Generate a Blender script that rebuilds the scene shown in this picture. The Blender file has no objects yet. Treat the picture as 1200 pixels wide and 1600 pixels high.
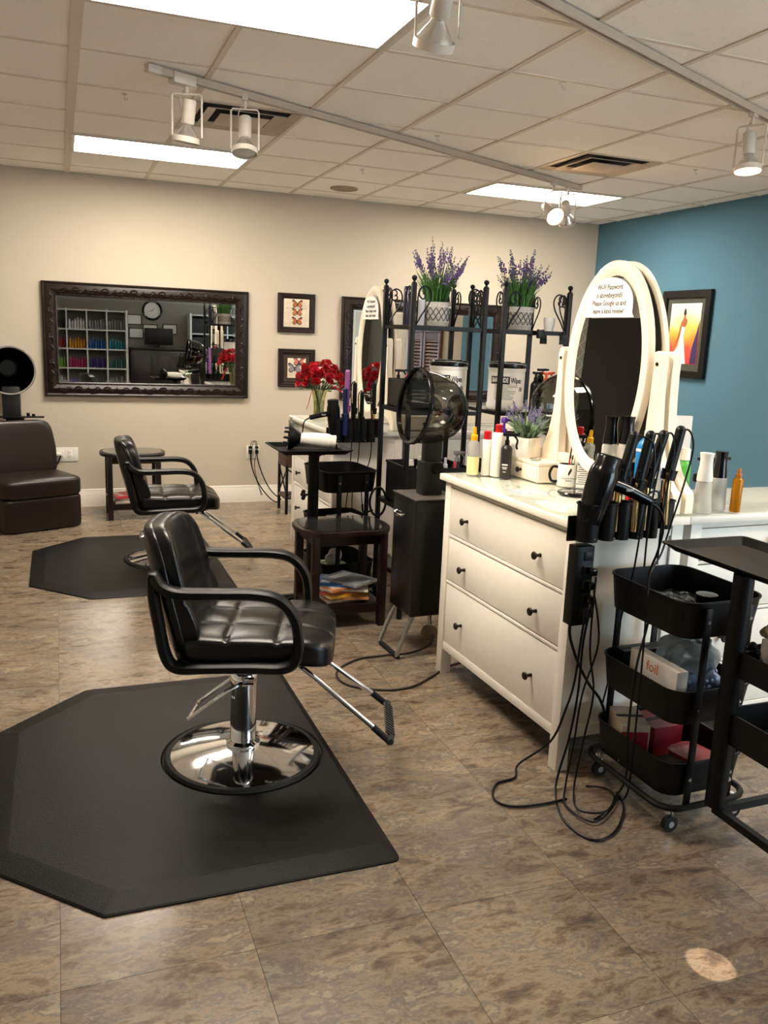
import bpy, bmesh, math, random
from mathutils import Vector, Matrix, Euler
random.seed(7)
S = bpy.context.scene
COL = S.collection
PI = math.pi
# ------------------------------------------------------------------ camera
cam = bpy.data.cameras.new('camera'); camo = bpy.data.objects.new('camera', cam); COL.objects.link(camo)
YAW, PIT, ROL, CH, FPX = 0.3679, 0.204, 0.0412, 1.5579, 1327.1
fw = Vector((math.sin(YAW)*math.cos(PIT), math.cos(YAW)*math.cos(PIT), -math.sin(PIT)))
rt = Vector((math.cos(YAW), -math.sin(YAW), 0)); up = rt.cross(fw)
r2 = math.cos(ROL)*rt + math.sin(ROL)*up; u2 = -math.sin(ROL)*rt + math.cos(ROL)*up
mw = Matrix((r2, u2, -fw)).transposed().to_4x4(); mw.translation = Vector((0, 0, CH))
camo.matrix_world = mw
cam.sensor_fit = 'VERTICAL'; cam.sensor_height = 36; cam.lens = FPX/1600*36; cam.clip_start = 0.05; cam.clip_end = 60
S.camera = camo
# ------------------------------------------------------------------ world, exposure
wd = bpy.data.worlds.new('world'); S.world = wd; wd.use_nodes = True
wd.node_tree.nodes['Background'].inputs[0].default_value = (.72, .86, 1.0, 1); wd.node_tree.nodes['Background'].inputs[1].default_value = 6.0
S.view_settings.view_transform = 'Standard'; S.view_settings.look = 'None'; S.view_settings.gamma = 1
S.view_settings.use_curve_mapping = False
S.view_settings.exposure = 1.2
for loc, dr, w_ in (((5.29, -1.5, 1.35), (-1, 0, 0), 1.5), ((4.38, -2.52, 1.35), (0, 1, 0), 1.4)):
    pl = bpy.data.lights.new('window_portal', 'AREA'); pl.shape = 'RECTANGLE'; pl.size = w_; pl.size_y = 2.0; pl.cycles.is_portal = True
    plo = bpy.data.objects.new('window_portal', pl); COL.objects.link(plo); plo.location = loc; plo.rotation_euler = Vector(dr).to_track_quat('-Z', 'Y').to_euler()
TROFFER = 17.5
def spot(loc, target, watts, deg, col=(1, .80, .58), size=.03, blend=.6):
    l = bpy.data.lights.new('spot_lamp', 'SPOT'); l.energy = watts; l.spot_size = math.radians(deg); l.spot_blend = blend
    l.color = col; l.shadow_soft_size = size
    o = bpy.data.objects.new('spot_lamp', l); COL.objects.link(o); o.location = loc
    o.rotation_euler = (Vector(target)-Vector(loc)).to_track_quat('-Z', 'Y').to_euler()
    return o
# ------------------------------------------------------------------ helpers
def lin(h):
    if isinstance(h, str):
        h = h.lstrip('#'); c = [int(h[i:i+2], 16)/255 for i in (0, 2, 4)]
        return tuple(((x/12.92) if x <= .04045 else ((x+.055)/1.055)**2.4) for x in c)
    return h
MATS = {}
def mat(name, col, rough=.5, metal=0, var=.06, vscale=30, bump=0, bscale=200, coat=0, spec=.5, emit=None, estr=0, trans=0, alpha=1, ior=1.45, sheen=0, stretch=None):
    if name in MATS: return MATS[name]
    m = bpy.data.materials.new(name); m.use_nodes = True; nt = m.node_tree; N = nt.nodes; L = nt.links
    b = N['Principled BSDF']; c = lin(col)
    b.inputs['Roughness'].default_value = rough; b.inputs['Metallic'].default_value = metal
    b.inputs['Specular IOR Level'].default_value = spec; b.inputs['Coat Weight'].default_value = coat
    b.inputs['Coat Roughness'].default_value = .08
    b.inputs['Transmission Weight'].default_value = trans; b.inputs['Alpha'].default_value = alpha; b.inputs['IOR'].default_value = ior
    tc = N.new('ShaderNodeTexCoord'); src = tc.outputs['Object']
    if stretch:
        mp = N.new('ShaderNodeMapping'); mp.inputs['Scale'].default_value = stretch; L.new(src, mp.inputs['Vector']); src = mp.outputs['Vector']
    if var > 0:
        n = N.new('ShaderNodeTexNoise'); n.inputs['Scale'].default_value = vscale; n.inputs['Detail'].default_value = 4; L.new(src, n.inputs['Vector'])
        r = N.new('ShaderNodeValToRGB'); L.new(n.outputs['Fac'], r.inputs['Fac'])
        r.color_ramp.elements[0].position = .3; r.color_ramp.elements[1].position = .7
        r.color_ramp.elements[0].color = tuple(x*(1-var) for x in c)+(1,); r.color_ramp.elements[1].color = tuple(min(1, x*(1+var)) for x in c)+(1,)
        L.new(r.outputs['Color'], b.inputs['Base Color'])
    else: b.inputs['Base Color'].default_value = c+(1,)
    if bump > 0:
        n2 = N.new('ShaderNodeTexNoise'); n2.inputs['Scale'].default_value = bscale; n2.inputs['Detail'].default_value = 3; L.new(src, n2.inputs['Vector'])
        bp = N.new('ShaderNodeBump'); bp.inputs['Strength'].default_value = bump; bp.inputs['Distance'].default_value = .002
        L.new(n2.outputs['Fac'], bp.inputs['Height']); L.new(bp.outputs['Normal'], b.inputs['Normal'])
    if emit is not None:
        b.inputs['Emission Color'].default_value = lin(emit)+(1,); b.inputs['Emission Strength'].default_value = estr
    MATS[name] = m; return m
def thinglass(name, tint, gloss=.12, rough=.02):
    if name in MATS: return MATS[name]
    m = bpy.data.materials.new(name); m.use_nodes = True; nt = m.node_tree; N = nt.nodes; L = nt.links
    N.remove(N['Principled BSDF'])
    t = N.new('ShaderNodeBsdfTransparent'); t.inputs[0].default_value = lin(tint)+(1,)
    g = N.new('ShaderNodeBsdfGlossy'); g.inputs['Roughness'].default_value = rough; g.inputs['Color'].default_value = (1, 1, 1, 1)
    fr = N.new('ShaderNodeLayerWeight'); fr.inputs['Blend'].default_value = .5
    pw = N.new('ShaderNodeMath'); pw.operation = 'POWER'; L.new(fr.outputs['Facing'], pw.inputs[0]); pw.inputs[1].default_value = 4.5
    mr = N.new('ShaderNodeMapRange'); L.new(pw.outputs[0], mr.inputs[0]); mr.inputs[3].default_value = gloss*.16; mr.inputs[4].default_value = .55
    mx = N.new('ShaderNodeMixShader'); L.new(mr.outputs[0], mx.inputs[0]); L.new(t.outputs[0], mx.inputs[1]); L.new(g.outputs[0], mx.inputs[2])
    L.new(mx.outputs[0], N['Material Output'].inputs[0]); MATS[name] = m; return m

class MB:
    def __init__(s): s.bm = bmesh.new()
    def _xf(s, vs, M):
        if M is not None: bmesh.ops.transform(s.bm, matrix=M, verts=vs)
    def box(s, c, d, rot=(0, 0, 0), bev=0, seg=2):
        M = Matrix.Translation(c) @ Euler(rot).to_matrix().to_4x4() @ Matrix.Diagonal((d[0], d[1], d[2], 1))
        g = bmesh.ops.create_cube(s.bm, size=1, matrix=M)
        if bev > 0:
            es = list({e for v in g['verts'] for e in v.link_edges})
            bmesh.ops.bevel(s.bm, geom=es, offset=min(bev, min(d)*.45), segments=seg, affect='EDGES', profile=.5)
        return s
    def b2(s, p, q, bev=0):
        return s.box([(a+b)/2 for a, b in zip(p, q)], [abs(a-b) for a, b in zip(p, q)], bev=bev)
    def lathe(s, prof, c=(0, 0, 0), seg=24, M=None, sx=1, sy=1):
        rings = []; bm = s.bm
        for r, z in prof:
            if r <= 1e-6: rings.append([bm.verts.new((c[0], c[1], c[2]+z))])
            else: rings.append([bm.verts.new((c[0]+sx*r*math.cos(2*PI*i/seg), c[1]+sy*r*math.sin(2*PI*i/seg), c[2]+z)) for i in range(seg)])
        for a, b in zip(rings, rings[1:]):
            if len(a) == 1 and len(b) == 1: continue
            for i in range(seg):
                j = (i+1) % seg
                if len(a) == 1: bm.faces.new((a[0], b[j], b[i]))
                elif len(b) == 1: bm.faces.new((a[i], a[j], b[0]))
                else: bm.faces.new((a[i], a[j], b[j], b[i]))
        s._xf([v for r in rings for v in r], M); return s
    def cyl(s, p0, p1, r0, r1=None, seg=16):
        r1 = r0 if r1 is None else r1; p0 = Vector(p0); p1 = Vector(p1); d = p1-p0
        M = Matrix.Translation(p0) @ d.to_track_quat('Z', 'Y').to_matrix().to_4x4()
        return s.lathe([(0, 0), (r0, 0), (r1, d.length), (0, d.length)], seg=seg, M=M)
    def sphere(s, c, r, seg=12, rings=8, M=None):
        r = (r, r, r) if not hasattr(r, '__len__') else r
        g = bmesh.ops.create_uvsphere(s.bm, u_segments=seg, v_segments=rings, radius=1)
        T = Matrix.Translation(c) @ (M if M is not None else Matrix()) @ Matrix.Diagonal((r[0], r[1], r[2], 1))
        s._xf(g['verts'], T); return s
    def tube(s, pts, r, seg=8, smooth=True, n=5, closed=False, r1=None):
        P = [Vector(p) for p in pts]
        if smooth and len(P) > 2: P = catmull(P, n, closed)
        bm = s.bm; rings = []; m = len(P); prev = None
        for i, p in enumerate(P):
            a = P[(i-1) % m] if (closed or i > 0) else P[i]; b = P[(i+1) % m] if (closed or i < m-1) else P[i]
            t = (b-a)
            if t.length < 1e-9: t = Vector((0, 0, 1))
            t.normalize()
            if prev is None:
                n0 = t.orthogonal().normalized()
            else:
                n0 = prev - t*prev.dot(t)
                n0 = n0.normalized() if n0.length > 1e-6 else t.orthogonal().normalized()
            prev = n0; bb = t.cross(n0)
            rr = r if r1 is None else r+(r1-r)*i/max(1, m-1)
            rings.append([bm.verts.new(p+rr*(math.cos(2*PI*k/seg)*n0+math.sin(2*PI*k/seg)*bb)) for k in range(seg)])
        prs = list(zip(rings, rings[1:])) + ([(rings[-1], rings[0])] if closed else [])
        for a, b in prs:
            for k in range(seg): bm.faces.new((a[k], a[(k+1) % seg], b[(k+1) % seg], b[k]))
        if not closed: bm.faces.new(rings[0][::-1]); bm.faces.new(rings[-1])
        return s
    def band(s, pts, side, w, t, closed=True, n=5):
        # flat strap swept along a planar path; side = axis across the strap
        P = catmull([Vector(p) for p in pts], n, closed); sd = Vector(side).normalized(); bm = s.bm; R = []; m = len(P)
        sec = [(.5, .28), (.28, .5), (-.28, .5), (-.5, .28), (-.5, -.28), (-.28, -.5), (.28, -.5), (.5, -.28)]
        for i, p in enumerate(P):
            a = P[(i-1) % m] if (closed or i > 0) else P[i]; b = P[(i+1) % m] if (closed or i < m-1) else P[i]
            tt = (b-a).normalized(); nn = tt.cross(sd).normalized()
            R.append([bm.verts.new(p+sd*w*x+nn*t*y) for x, y in sec])
        for a, b in list(zip(R, R[1:]))+([(R[-1], R[0])] if closed else []):
            for k in range(8): bm.faces.new((a[k], a[(k+1) % 8], b[(k+1) % 8], b[k]))
        if not closed: bm.faces.new(R[0][::-1]); bm.faces.new(R[-1])
        return s
    def prism(s, poly, z0, z1, M=None, bev=0):
        bm = s.bm; a = [bm.verts.new((x, y, z0)) for x, y in poly]; b = [bm.verts.new((x, y, z1)) for x, y in poly]; n = len(poly)
        fs = [bm.faces.new(a[::-1]), bm.faces.new(b)]
        for i in range(n): fs.append(bm.faces.new((a[i], a[(i+1) % n], b[(i+1) % n], b[i])))
        vs = a+b
        if bev > 0:
            es = [e for e in fs[1].edges]
            g = bmesh.ops.bevel(bm, geom=es, offset=bev, segments=2, affect='EDGES', profile=.5)
            vs = list({v for f in g['faces'] for v in f.verts} | {v for v in vs if v.is_valid})
        s._xf(vs, M); return s
    def ring(s, outer, inner, z0, z1, M=None):
        bm = s.bm; n = len(outer)
        A = [[bm.verts.new((x, y, z)) for x, y in pl] for pl, z in ((outer, z0), (outer, z1), (inner, z1), (inner, z0))]
        for k in range(4):
            a, b = A[k], A[(k+1) % 4]
            for i in range(n): bm.faces.new((a[i], a[(i+1) % n], b[(i+1) % n], b[i]))
        s._xf([v for r in A for v in r], M); return s
    def cushion(s, c, half, p=5, n=10, fn=None, M=None):
        tb = bmesh.new(); bmesh.ops.create_cube(tb, size=2)
        bmesh.ops.subdivide_edges(tb, edges=tb.edges[:], cuts=n, use_grid_fill=True)
        for v in tb.verts:
            x, y, z = v.co; k = (abs(x)**p+abs(y)**p+abs(z)**p)**(1/p)
            q = Vector((x/k, y/k, z/k))
            w = Vector((q.x*half[0], q.y*half[1], q.z*half[2]))
            if fn: w = fn(q, w)
            v.co = w+Vector(c)
            if M is not None: v.co = M @ v.co
        me = bpy.data.meshes.new('tmp'); tb.to_mesh(me); tb.free(); s.bm.from_mesh(me); bpy.data.meshes.remove(me)
        return s
    def blade(s, base, tip, w, bend=(0, 0, 0)):
        b = Vector(base); t = Vector(tip); mid = (b+t)/2+Vector(bend); d = (t-b); sd = d.cross(Vector((random.random()-.5, random.random()-.5, .1)))
        sd = sd.normalized()*w if sd.length > 1e-6 else Vector((w, 0, 0)); bm = s.bm
        v = [bm.verts.new(q) for q in (b-sd*.5, b+sd*.5, mid-sd*.5, mid+sd*.5, t)]
        bm.faces.new((v[0], v[1], v[3], v[2])); bm.faces.new((v[2], v[3], v[4])); return s
    def build(s, name, m, parent=None, smooth=40, M=None, tri=False):
        bmesh.ops.recalc_face_normals(s.bm, faces=s.bm.faces[:])
        me = bpy.data.meshes.new(name); s.bm.to_mesh(me); s.bm.free()
        if M is not None: me.transform(M)
        me.materials.append(m)
        if smooth:
            me.polygons.foreach_set('use_smooth', [True]*len(me.polygons)); me.set_sharp_from_angle(angle=math.radians(smooth))
        o = bpy.data.objects.new(name, me); COL.objects.link(o)
        if parent is not None: o.parent = parent
        return o
def catmull(P, n=5, closed=False):
    out = []; m = len(P); rng = range(m) if closed else range(m-1)
    for i in rng:
        p0 = P[(i-1) % m] if (closed or i > 0) else P[0]; p1 = P[i]; p2 = P[(i+1) % m]; p3 = P[(i+2) % m] if (closed or i < m-2) else P[-1]
        for k in range(n):
            t = k/n; out.append(.5*((2*p1)+(-p0+p2)*t+(2*p0-5*p1+4*p2-p3)*t*t+(-p0+3*p1-3*p2+p3)*t**3))
    if not closed: out.append(P[-1])
    return out
def thing(name, label, cat, loc=(0, 0, 0), rz=0, group=None):
    o = bpy.data.objects.new(name, None); COL.objects.link(o); o.location = loc; o.rotation_euler = (0, 0, rz); o.empty_display_size = .05
    return tag(o, label, cat, group)
def tag(o, label, cat, group=None):
    o['label'] = label; o['category'] = cat
    if group: o['group'] = group
    return o
def struct(o): o['kind'] = 'structure'; return o
def stuff(o): o['kind'] = 'stuff'; return o
def dup(root, loc=None, rz=None, label=None):
    r = root.copy(); COL.objects.link(r)
    if loc is not None: r.location = loc
    if rz is not None: r.rotation_euler = (0, 0, rz)
    if label: r['label'] = label
    for ch in list(root.children):
        c = ch.copy(); COL.objects.link(c); c.parent = r
        for g in list(ch.children):
            d = g.copy(); COL.objects.link(d); d.parent = c
    return r
def text(txt, size, m, parent, M, name='lettering', align='CENTER', ext=.0004, sx=1, bold=0):
    cu = bpy.data.curves.new(name, 'FONT'); cu.body = txt; cu.size = size; cu.align_x = align; cu.align_y = 'CENTER'; cu.extrude = ext; cu.offset = bold; cu.resolution_u = 2
    t = bpy.data.objects.new(name, cu); COL.objects.link(t)
    me = bpy.data.meshes.new_from_object(t.evaluated_get(bpy.context.evaluated_depsgraph_get()))
    bpy.data.objects.remove(t)
    me.transform(M @ Matrix.Diagonal((sx, 1, 1, 1))); me.materials.clear(); me.materials.append(m)
    o = bpy.data.objects.new(name, me); COL.objects.link(o)
    if parent is not None: o.parent = parent
    return o
def frame_mat(xa, ya, o):
    xa = Vector(xa).normalized(); ya = Vector(ya).normalized(); za = xa.cross(ya)
    M = Matrix((xa, ya, za)).transposed().to_4x4(); M.translation = Vector(o); return M
WEST = lambda o: frame_mat((0, -1, 0), (0, 0, 1), o)     # local x -> -Y, y -> Z, normal -> -X
SOUTH = lambda o: frame_mat((1, 0, 0), (0, 0, 1), o)     # x -> X, y -> Z, normal -> -Y
def ell(a, b, n=48, p=2): return [(a*math.copysign(abs(math.cos(2*PI*i/n))**(2/p), math.cos(2*PI*i/n)), b*math.copysign(abs(math.sin(2*PI*i/n))**(2/p), math.sin(2*PI*i/n))) for i in range(n)]
def rrect(w, d, r, n=5):
    out = []
    for cx, cy, a0 in ((w/2-r, d/2-r, 0), (-w/2+r, d/2-r, PI/2), (-w/2+r, -d/2+r, PI), (w/2-r, -d/2+r, 1.5*PI)):
        for i in range(n+1): a = a0+PI/2*i/n; out.append((cx+r*math.cos(a), cy+r*math.sin(a)))
    return out
# ------------------------------------------------------------------ materials
def leather(name, col, rough):
    return mat(name, col, rough, var=.15, vscale=8, bump=.25, bscale=350, spec=.5)
M_white = mat('painted_white_wood', '#f1ebe0', .38, var=.02, bump=.03, bscale=60)
M_cream = mat('cream_painted_wood', '#efe3cf', .35, var=.02)
M_black = mat('black_plastic', '#060607', .42, var=.1, spec=.35)
M_blackm = mat('black_metal', '#070606', .45, var=.12, bump=.1, spec=.3)
M_blackgloss = mat('black_gloss_plastic', '#08080a', .18, var=.05)
M_leather = leather('black_vinyl', '#070709', .27)
M_brown = leather('brown_leatherette', '#1c0f0b', .36)
M_chrome = mat('chrome', (.82, .83, .85), .07, 1, var=.03)
M_steel = mat('brushed_steel', (.55, .54, .52), .28, 1, var=.05)
M_gold = mat('gold_barrel', (.80, .55, .25), .2, 1, var=.05)
M_rubber = mat('rubber', '#151515', .7, var=.1)
M_knob = mat('bronze_knob', '#2a2018', .4, .6, var=.2)
M_dwood = mat('dark_stained_wood', '#170807', .34, var=.35, vscale=14, stretch=(1, 1, .12))
M_fwood = mat('dark_carved_frame', '#1d110d', .38, var=.3, vscale=60, bump=.5, bscale=90)
M_mirror = mat('mirror_silver', (.66, .68, .67), .0, 1, var=0)
M_glasstop = thinglass('clear_table_glass', '#fafcfb', .25, .01)
M_clear = thinglass('clear_plastic', '#eef1f0', .22, .05)
M_smoke = thinglass('smoked_dome_plastic', '#94948d', .45, .05)
M_paper = mat('white_paper', '#ece8e2', .7, var=.02)
M_ink = mat('black_ink', '#26262a', .7, var=0)
M_red = mat('red_plastic', '#b3121c', .35, var=.05)
M_whitep = mat('white_plastic', '#e9e5dc', .35, var=.03)
M_fixw = mat('white_enamel', '#cfc6ba', .4, var=.04)
# ------------------------------------------------------------------ structure: floor
def floor_mat():
    m = bpy.data.materials.new('slate_vinyl'); m.use_nodes = True; nt = m.node_tree; N = nt.nodes; L = nt.links; b = N['Principled BSDF']
    tc = N.new('ShaderNodeTexCoord'); oi = N.new('ShaderNodeObjectInfo')
    ad = N.new('ShaderNodeVectorMath'); ad.operation = 'MULTIPLY_ADD'; cx = N.new('ShaderNodeCombineXYZ')
    L.new(oi.outputs['Random'], cx.inputs[0]); L.new(oi.outputs['Random'], cx.inputs[1]); L.new(oi.outputs['Random'], cx.inputs[2])
    L.new(cx.outputs[0], ad.inputs[0]); ad.inputs[1].default_value = (37, 91, 53); L.new(tc.outputs['Object'], ad.inputs[2])
    mp = N.new('ShaderNodeMapping'); mp.inputs['Rotation'].default_value = (0, 0, .35); mp.inputs['Scale'].default_value = (1.0, 2.1, 1); L.new(ad.outputs[0], mp.inputs['Vector'])
    def noise(sc, det, rough, dist):
        n = N.new('ShaderNodeTexNoise'); n.inputs['Scale'].default_value = sc; n.inputs['Detail'].default_value = det; n.inputs['Roughness'].default_value = rough; n.inputs['Distortion'].default_value = dist
        L.new(mp.outputs[0], n.inputs['Vector']); return n
    n1 = noise(6.5, 14, .74, .35); r1 = N.new('ShaderNodeValToRGB'); L.new(n1.outputs['Fac'], r1.inputs['Fac'])
    e = r1.color_ramp.elements; cols = [(.26, '#4a3f37'), (.38, '#66574a'), (.45, '#836f5b'), (.50, '#98856e'), (.56, '#766a5f'), (.62, '#a6937a'), (.70, '#7f7b74'), (.80, '#b8a488')]
    e[0].position, e[1].position = cols[0][0], cols[-1][0]; e[0].color = lin(cols[0][1])+(1,); e[1].color = lin(cols[-1][1])+(1,)
    for p, c in cols[1:-1]: x = e.new(p); x.color = lin(c)+(1,)
    n2 = noise(2.6, 10, .66, .3); r2_ = N.new('ShaderNodeValToRGB'); L.new(n2.outputs['Fac'], r2_.inputs['Fac'])
    e = r2_.color_ramp.elements; e[0].position = .44; e[1].position = .62; e[0].color = (0, 0, 0, 1); e[1].color = (1, 1, 1, 1)
    mx = N.new('ShaderNodeMixRGB'); mx.blend_type = 'MULTIPLY'; L.new(r2_.outputs[0], mx.inputs[0]); L.new(r1.outputs[0], mx.inputs[1]); mx.inputs[2].default_value = (.66, .69, .72, 1)
    n3 = noise(26, 10, .8, .5); r3 = N.new('ShaderNodeValToRGB'); L.new(n3.outputs['Fac'], r3.inputs['Fac']); e = r3.color_ramp.elements; e[0].position = .38; e[1].position = .50; e[0].color = (.42, .40, .40, 1); e[1].color = (1, 1, 1, 1)
    mx2 = N.new('ShaderNodeMixRGB'); mx2.blend_type = 'MULTIPLY'; mx2.inputs[0].default_value = .38; L.new(mx.outputs[0], mx2.inputs[1]); L.new(r3.outputs[0], mx2.inputs[2])
    L.new(mx2.outputs[0], b.inputs['Base Color'])
    b.inputs['Roughness'].default_value = .26; b.inputs['Specular IOR Level'].default_value = .5
    bp = N.new('ShaderNodeBump'); bp.inputs['Strength'].default_value = .18; bp.inputs['Distance'].default_value = .002; L.new(n1.outputs['Fac'], bp.inputs['Height']); L.new(bp.outputs[0], b.inputs['Normal'])
    return m
M_floor = floor_mat()
M_grout = mat('floor_seam', '#2c241d', .7, var=.1)
XW0, XW1, YW0, YW1, HC = -2.3, 5.17, -2.4, 7.69, 2.7475
floor = struct(MB().b2((XW0, YW0, -.06), (XW1, YW1, -.004)).build('floor', M_grout))
TS = .4705; tile_me = None; rest = MB()
for i in range(-5, 12):
    for j in range(-9, 14):
        x0 = -.047+i*TS; y0 = 1.885+(j)*TS
        xa, xb, ya, yb = max(x0, XW0), min(x0+TS, XW1), max(y0, YW0), min(y0+TS, YW1)
        if xb-xa < .02 or yb-ya < .02: continue
        full = abs(xb-xa-TS) < 1e-6 and abs(yb-ya-TS) < 1e-6
        if y0 < .9 or x0 < -1.9 or not full:
            if y0 >= .9 and x0 > -1.9: MB().b2((xa+.0007-(xa+xb)/2, ya+.0007-(ya+yb)/2, -.004), (xb-.0007-(xa+xb)/2, yb-.0007-(ya+yb)/2, 0)).build('floor_tile', M_floor, floor).location = ((xa+xb)/2, (ya+yb)/2, 0)
            else: rest.b2((xa+.0007, ya+.0007, -.004), (xb-.0007, yb-.0007, 0))
            continue
        if tile_me is None:
            o = MB().box((0, 0, -.002), (TS-.0014, TS-.0014, .004)).build('floor_tile', M_floor, floor); tile_me = o.data
        else:
            o = bpy.data.objects.new('floor_tile', tile_me); COL.objects.link(o); o.parent = floor
        o.location = (x0+TS/2, y0+TS/2, 0)
stuff(rest.build('distant_tiles', M_floor, floor))
# ------------------------------------------------------------------ walls, ceiling
M_wall = mat('cream_wall_paint', '#c4b9a7', .8, var=.02, vscale=2, bump=.08, bscale=250)
M_blue = mat('teal_blue_wall_paint', '#557f93', .8, var=.02, vscale=2, bump=.08, bscale=250)
M_ceil = mat('ceiling_tile', '#fbf6ef', .9, var=.05, vscale=120, bump=.5, bscale=90)
M_tee = mat('ceiling_tee', '#ddd2c4', .6, var=.04)
M_slab = mat('ceiling_void', '#3b342d', .9, var=.05)
struct(MB().b2((XW0-.1, YW1, 0), (XW1+.1, YW1+.1, HC+.1)).build('wall_back', M_wall))
struct(MB().b2((XW1, 4.62, 0), (XW1+.1, YW1, HC+.1)).build('wall_right', M_blue)); struct(MB().b2((XW1, -.75, 0), (XW1+.1, 4.62, HC+.1)).b2((XW1, YW0, 0), (XW1+.1, -2.25, HC+.1)).b2((XW1, -2.25, 0), (XW1+.1, -.75, .35)).b2((XW1, -2.25, 2.35), (XW1+.1, -.75, HC+.1)).build('wall_right', M_wall))
M_base = mat('white_trim', '#e4ddd0', .45, var=.02)
# shop-front windows behind and right of the camera
def shop_window(name, w0, w1, M):
    wn = struct(MB().ring([(w0, .35), (w1, .35), (w1, 2.35), (w0, 2.35)], [(w0+.05, .40), (w1-.05, .40), (w1-.05, 2.30), (w0+.05, 2.30)], .02, .08, M=M).build(name, M_base))
    MB().prism([(w0+.05, .40), (w1-.05, .40), (w1-.05, 2.30), (w0+.05, 2.30)], .045, .050, M=M).build('window_pane', thinglass('window_glass', '#f4f8f8', .2, .0), wn)
shop_window('window_1', -2.25, -.75, frame_mat((0, 1, 0), (0, 0, 1), (XW1, 0, 0)))
shop_window('window_2', -5.08, -3.68, frame_mat((-1, 0, 0), (0, 0, 1), (0, YW0-.1, 0)))
struct(MB().b2((XW0-.1, YW0, 0), (XW0, YW1, HC+.1)).build('wall_left', M_wall))
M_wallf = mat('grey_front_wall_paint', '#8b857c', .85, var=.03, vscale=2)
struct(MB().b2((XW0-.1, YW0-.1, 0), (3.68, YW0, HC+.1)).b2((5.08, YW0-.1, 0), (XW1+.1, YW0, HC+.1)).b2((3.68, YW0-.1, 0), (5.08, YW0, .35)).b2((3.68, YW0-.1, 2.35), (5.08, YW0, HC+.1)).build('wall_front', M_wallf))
M_base = mat('white_trim', '#e4ddd0', .45, var=.02)
def baseboard(name, a, b, n):
    a = Vector(a); b = Vector(b); d = (b-a); L_ = d.length
    prof = [(0, 0), (.016, 0), (.016, .10), (.013, .108), (.013, .118), (.008, .128), (.007, .15), (0, .155)]
    M = frame_mat(n, (0, 0, 1), a); mb = MB(); M2 = M
    o = mb.prism(prof, 0, L_, M=M2).build(name, M_base); return struct(o)
baseboard('baseboard_back', (XW1, YW1, 0), (XW0, YW1, 0), (0, -1, 0))
baseboard('baseboard_right', (XW1, YW0, 0), (XW1, YW1, 0), (-1, 0, 0))
baseboard('baseboard_left', (XW0, YW1, 0), (XW0, YW0, 0), (1, 0, 0))
# dark panel and lattice strip on the back wall, seen only in the oval mirrors
M_char = mat('charcoal_panel', '#3a3632', .6, var=.05)
struct(MB().b2((-2.28, YW1-.03, .02), (-1.36, YW1, 2.35)).build('trim_1', M_char))
lat = MB().b2((-1.35, YW1-.02, .16), (-1.2, YW1, 2.35)).build('trim_2', mat('lattice_panel', '#a9a294', .7, var=.05)); struct(lat)
lm = MB()
for k in range(15):
    z = .25+k*.14
    for sgn in (-1, 1): lm.tube([(-1.345, YW1-.022, z+.07-sgn*.07), (-1.205, YW1-.022, z+.07+sgn*.07)], .004, 6, smooth=False)
lm.build('lattice', mat('lattice_line', '#d8d2c4', .6), lat)
ceil = struct(MB().b2((XW0, YW0, HC+.02), (XW1, YW1, HC+.1)).build('ceiling', M_slab))
GX, GY, T = .1128, 6.138, .61
LIGHTS = [(GX, GY), (GX+5*T, GY), (GX, GY-5*T), (GX+5*T, GY-8*T)]  # last entry is an unseen troffer added as fill for the right foreground
VENTS = [(GX+1*T+.02, GY-2*T+.06), (GX+5*T, GY-2*T+.02)]
VENTS = [(GX+T, GY-2*T), (GX+5*T, GY-2*T)]
skip = set()
for lx, ly in LIGHTS:
    i = round((lx-GX)/T); j = round((ly-GY)/T); skip |= {(i, j), (i+1, j)}
for vx, vy in VENTS: skip.add((round((vx-GX)/T), round((vy-GY)/T)))
tees = MB(); tme = None
for i in range(-4, 9):
    for j in range(-15, 3):
        x0, y0 = GX+i*T, GY+j*T
        xa, xb, ya, yb = max(x0, XW0), min(x0+T, XW1), max(y0, YW0), min(y0+T, YW1)
        if xb-xa < .02 or yb-ya < .02 or (i, j) in skip: continue
        full = xb-xa > T-1e-6 and yb-ya > T-1e-6
        if full and tme is not None:
            o = bpy.data.objects.new('ceiling_tile', tme); COL.objects.link(o); o.parent = ceil
        else:
            o = MB().box((0, 0, .008), (xb-xa-.016, yb-ya-.016, .012), bev=.003, seg=1).build('ceiling_tile', M_ceil, ceil)
            if full: tme = o.data
        o.location = ((xa+xb)/2, (ya+yb)/2, HC); o.rotation_euler = (random.uniform(-.003, .003), random.uniform(-.003, .003), 0)
for i in range(-4, 10):
    x = GX+i*T
    if not XW0 < x < XW1: continue
    w = .024 if i == 0 else .013
    for j in range(-15, 3):
        ya, yb = max(GY+j*T, YW0), min(GY+(j+1)*T, YW1)
        if yb-ya < .02 or any(abs(x-lx-T) < .01 and abs(GY+j*T-ly) < .01 for lx, ly in LIGHTS): continue
        tees.b2((x-w, ya, HC-.004), (x+w, yb, HC+.02))
for j in range(-15, 4):
    y = GY+j*T
    if YW0 < y < YW1: tees.b2((XW0, y-.012, HC-.002), (XW1, y+.012, HC+.018))
stuff(tees.build('ceiling_grid', M_tee, ceil))
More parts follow.
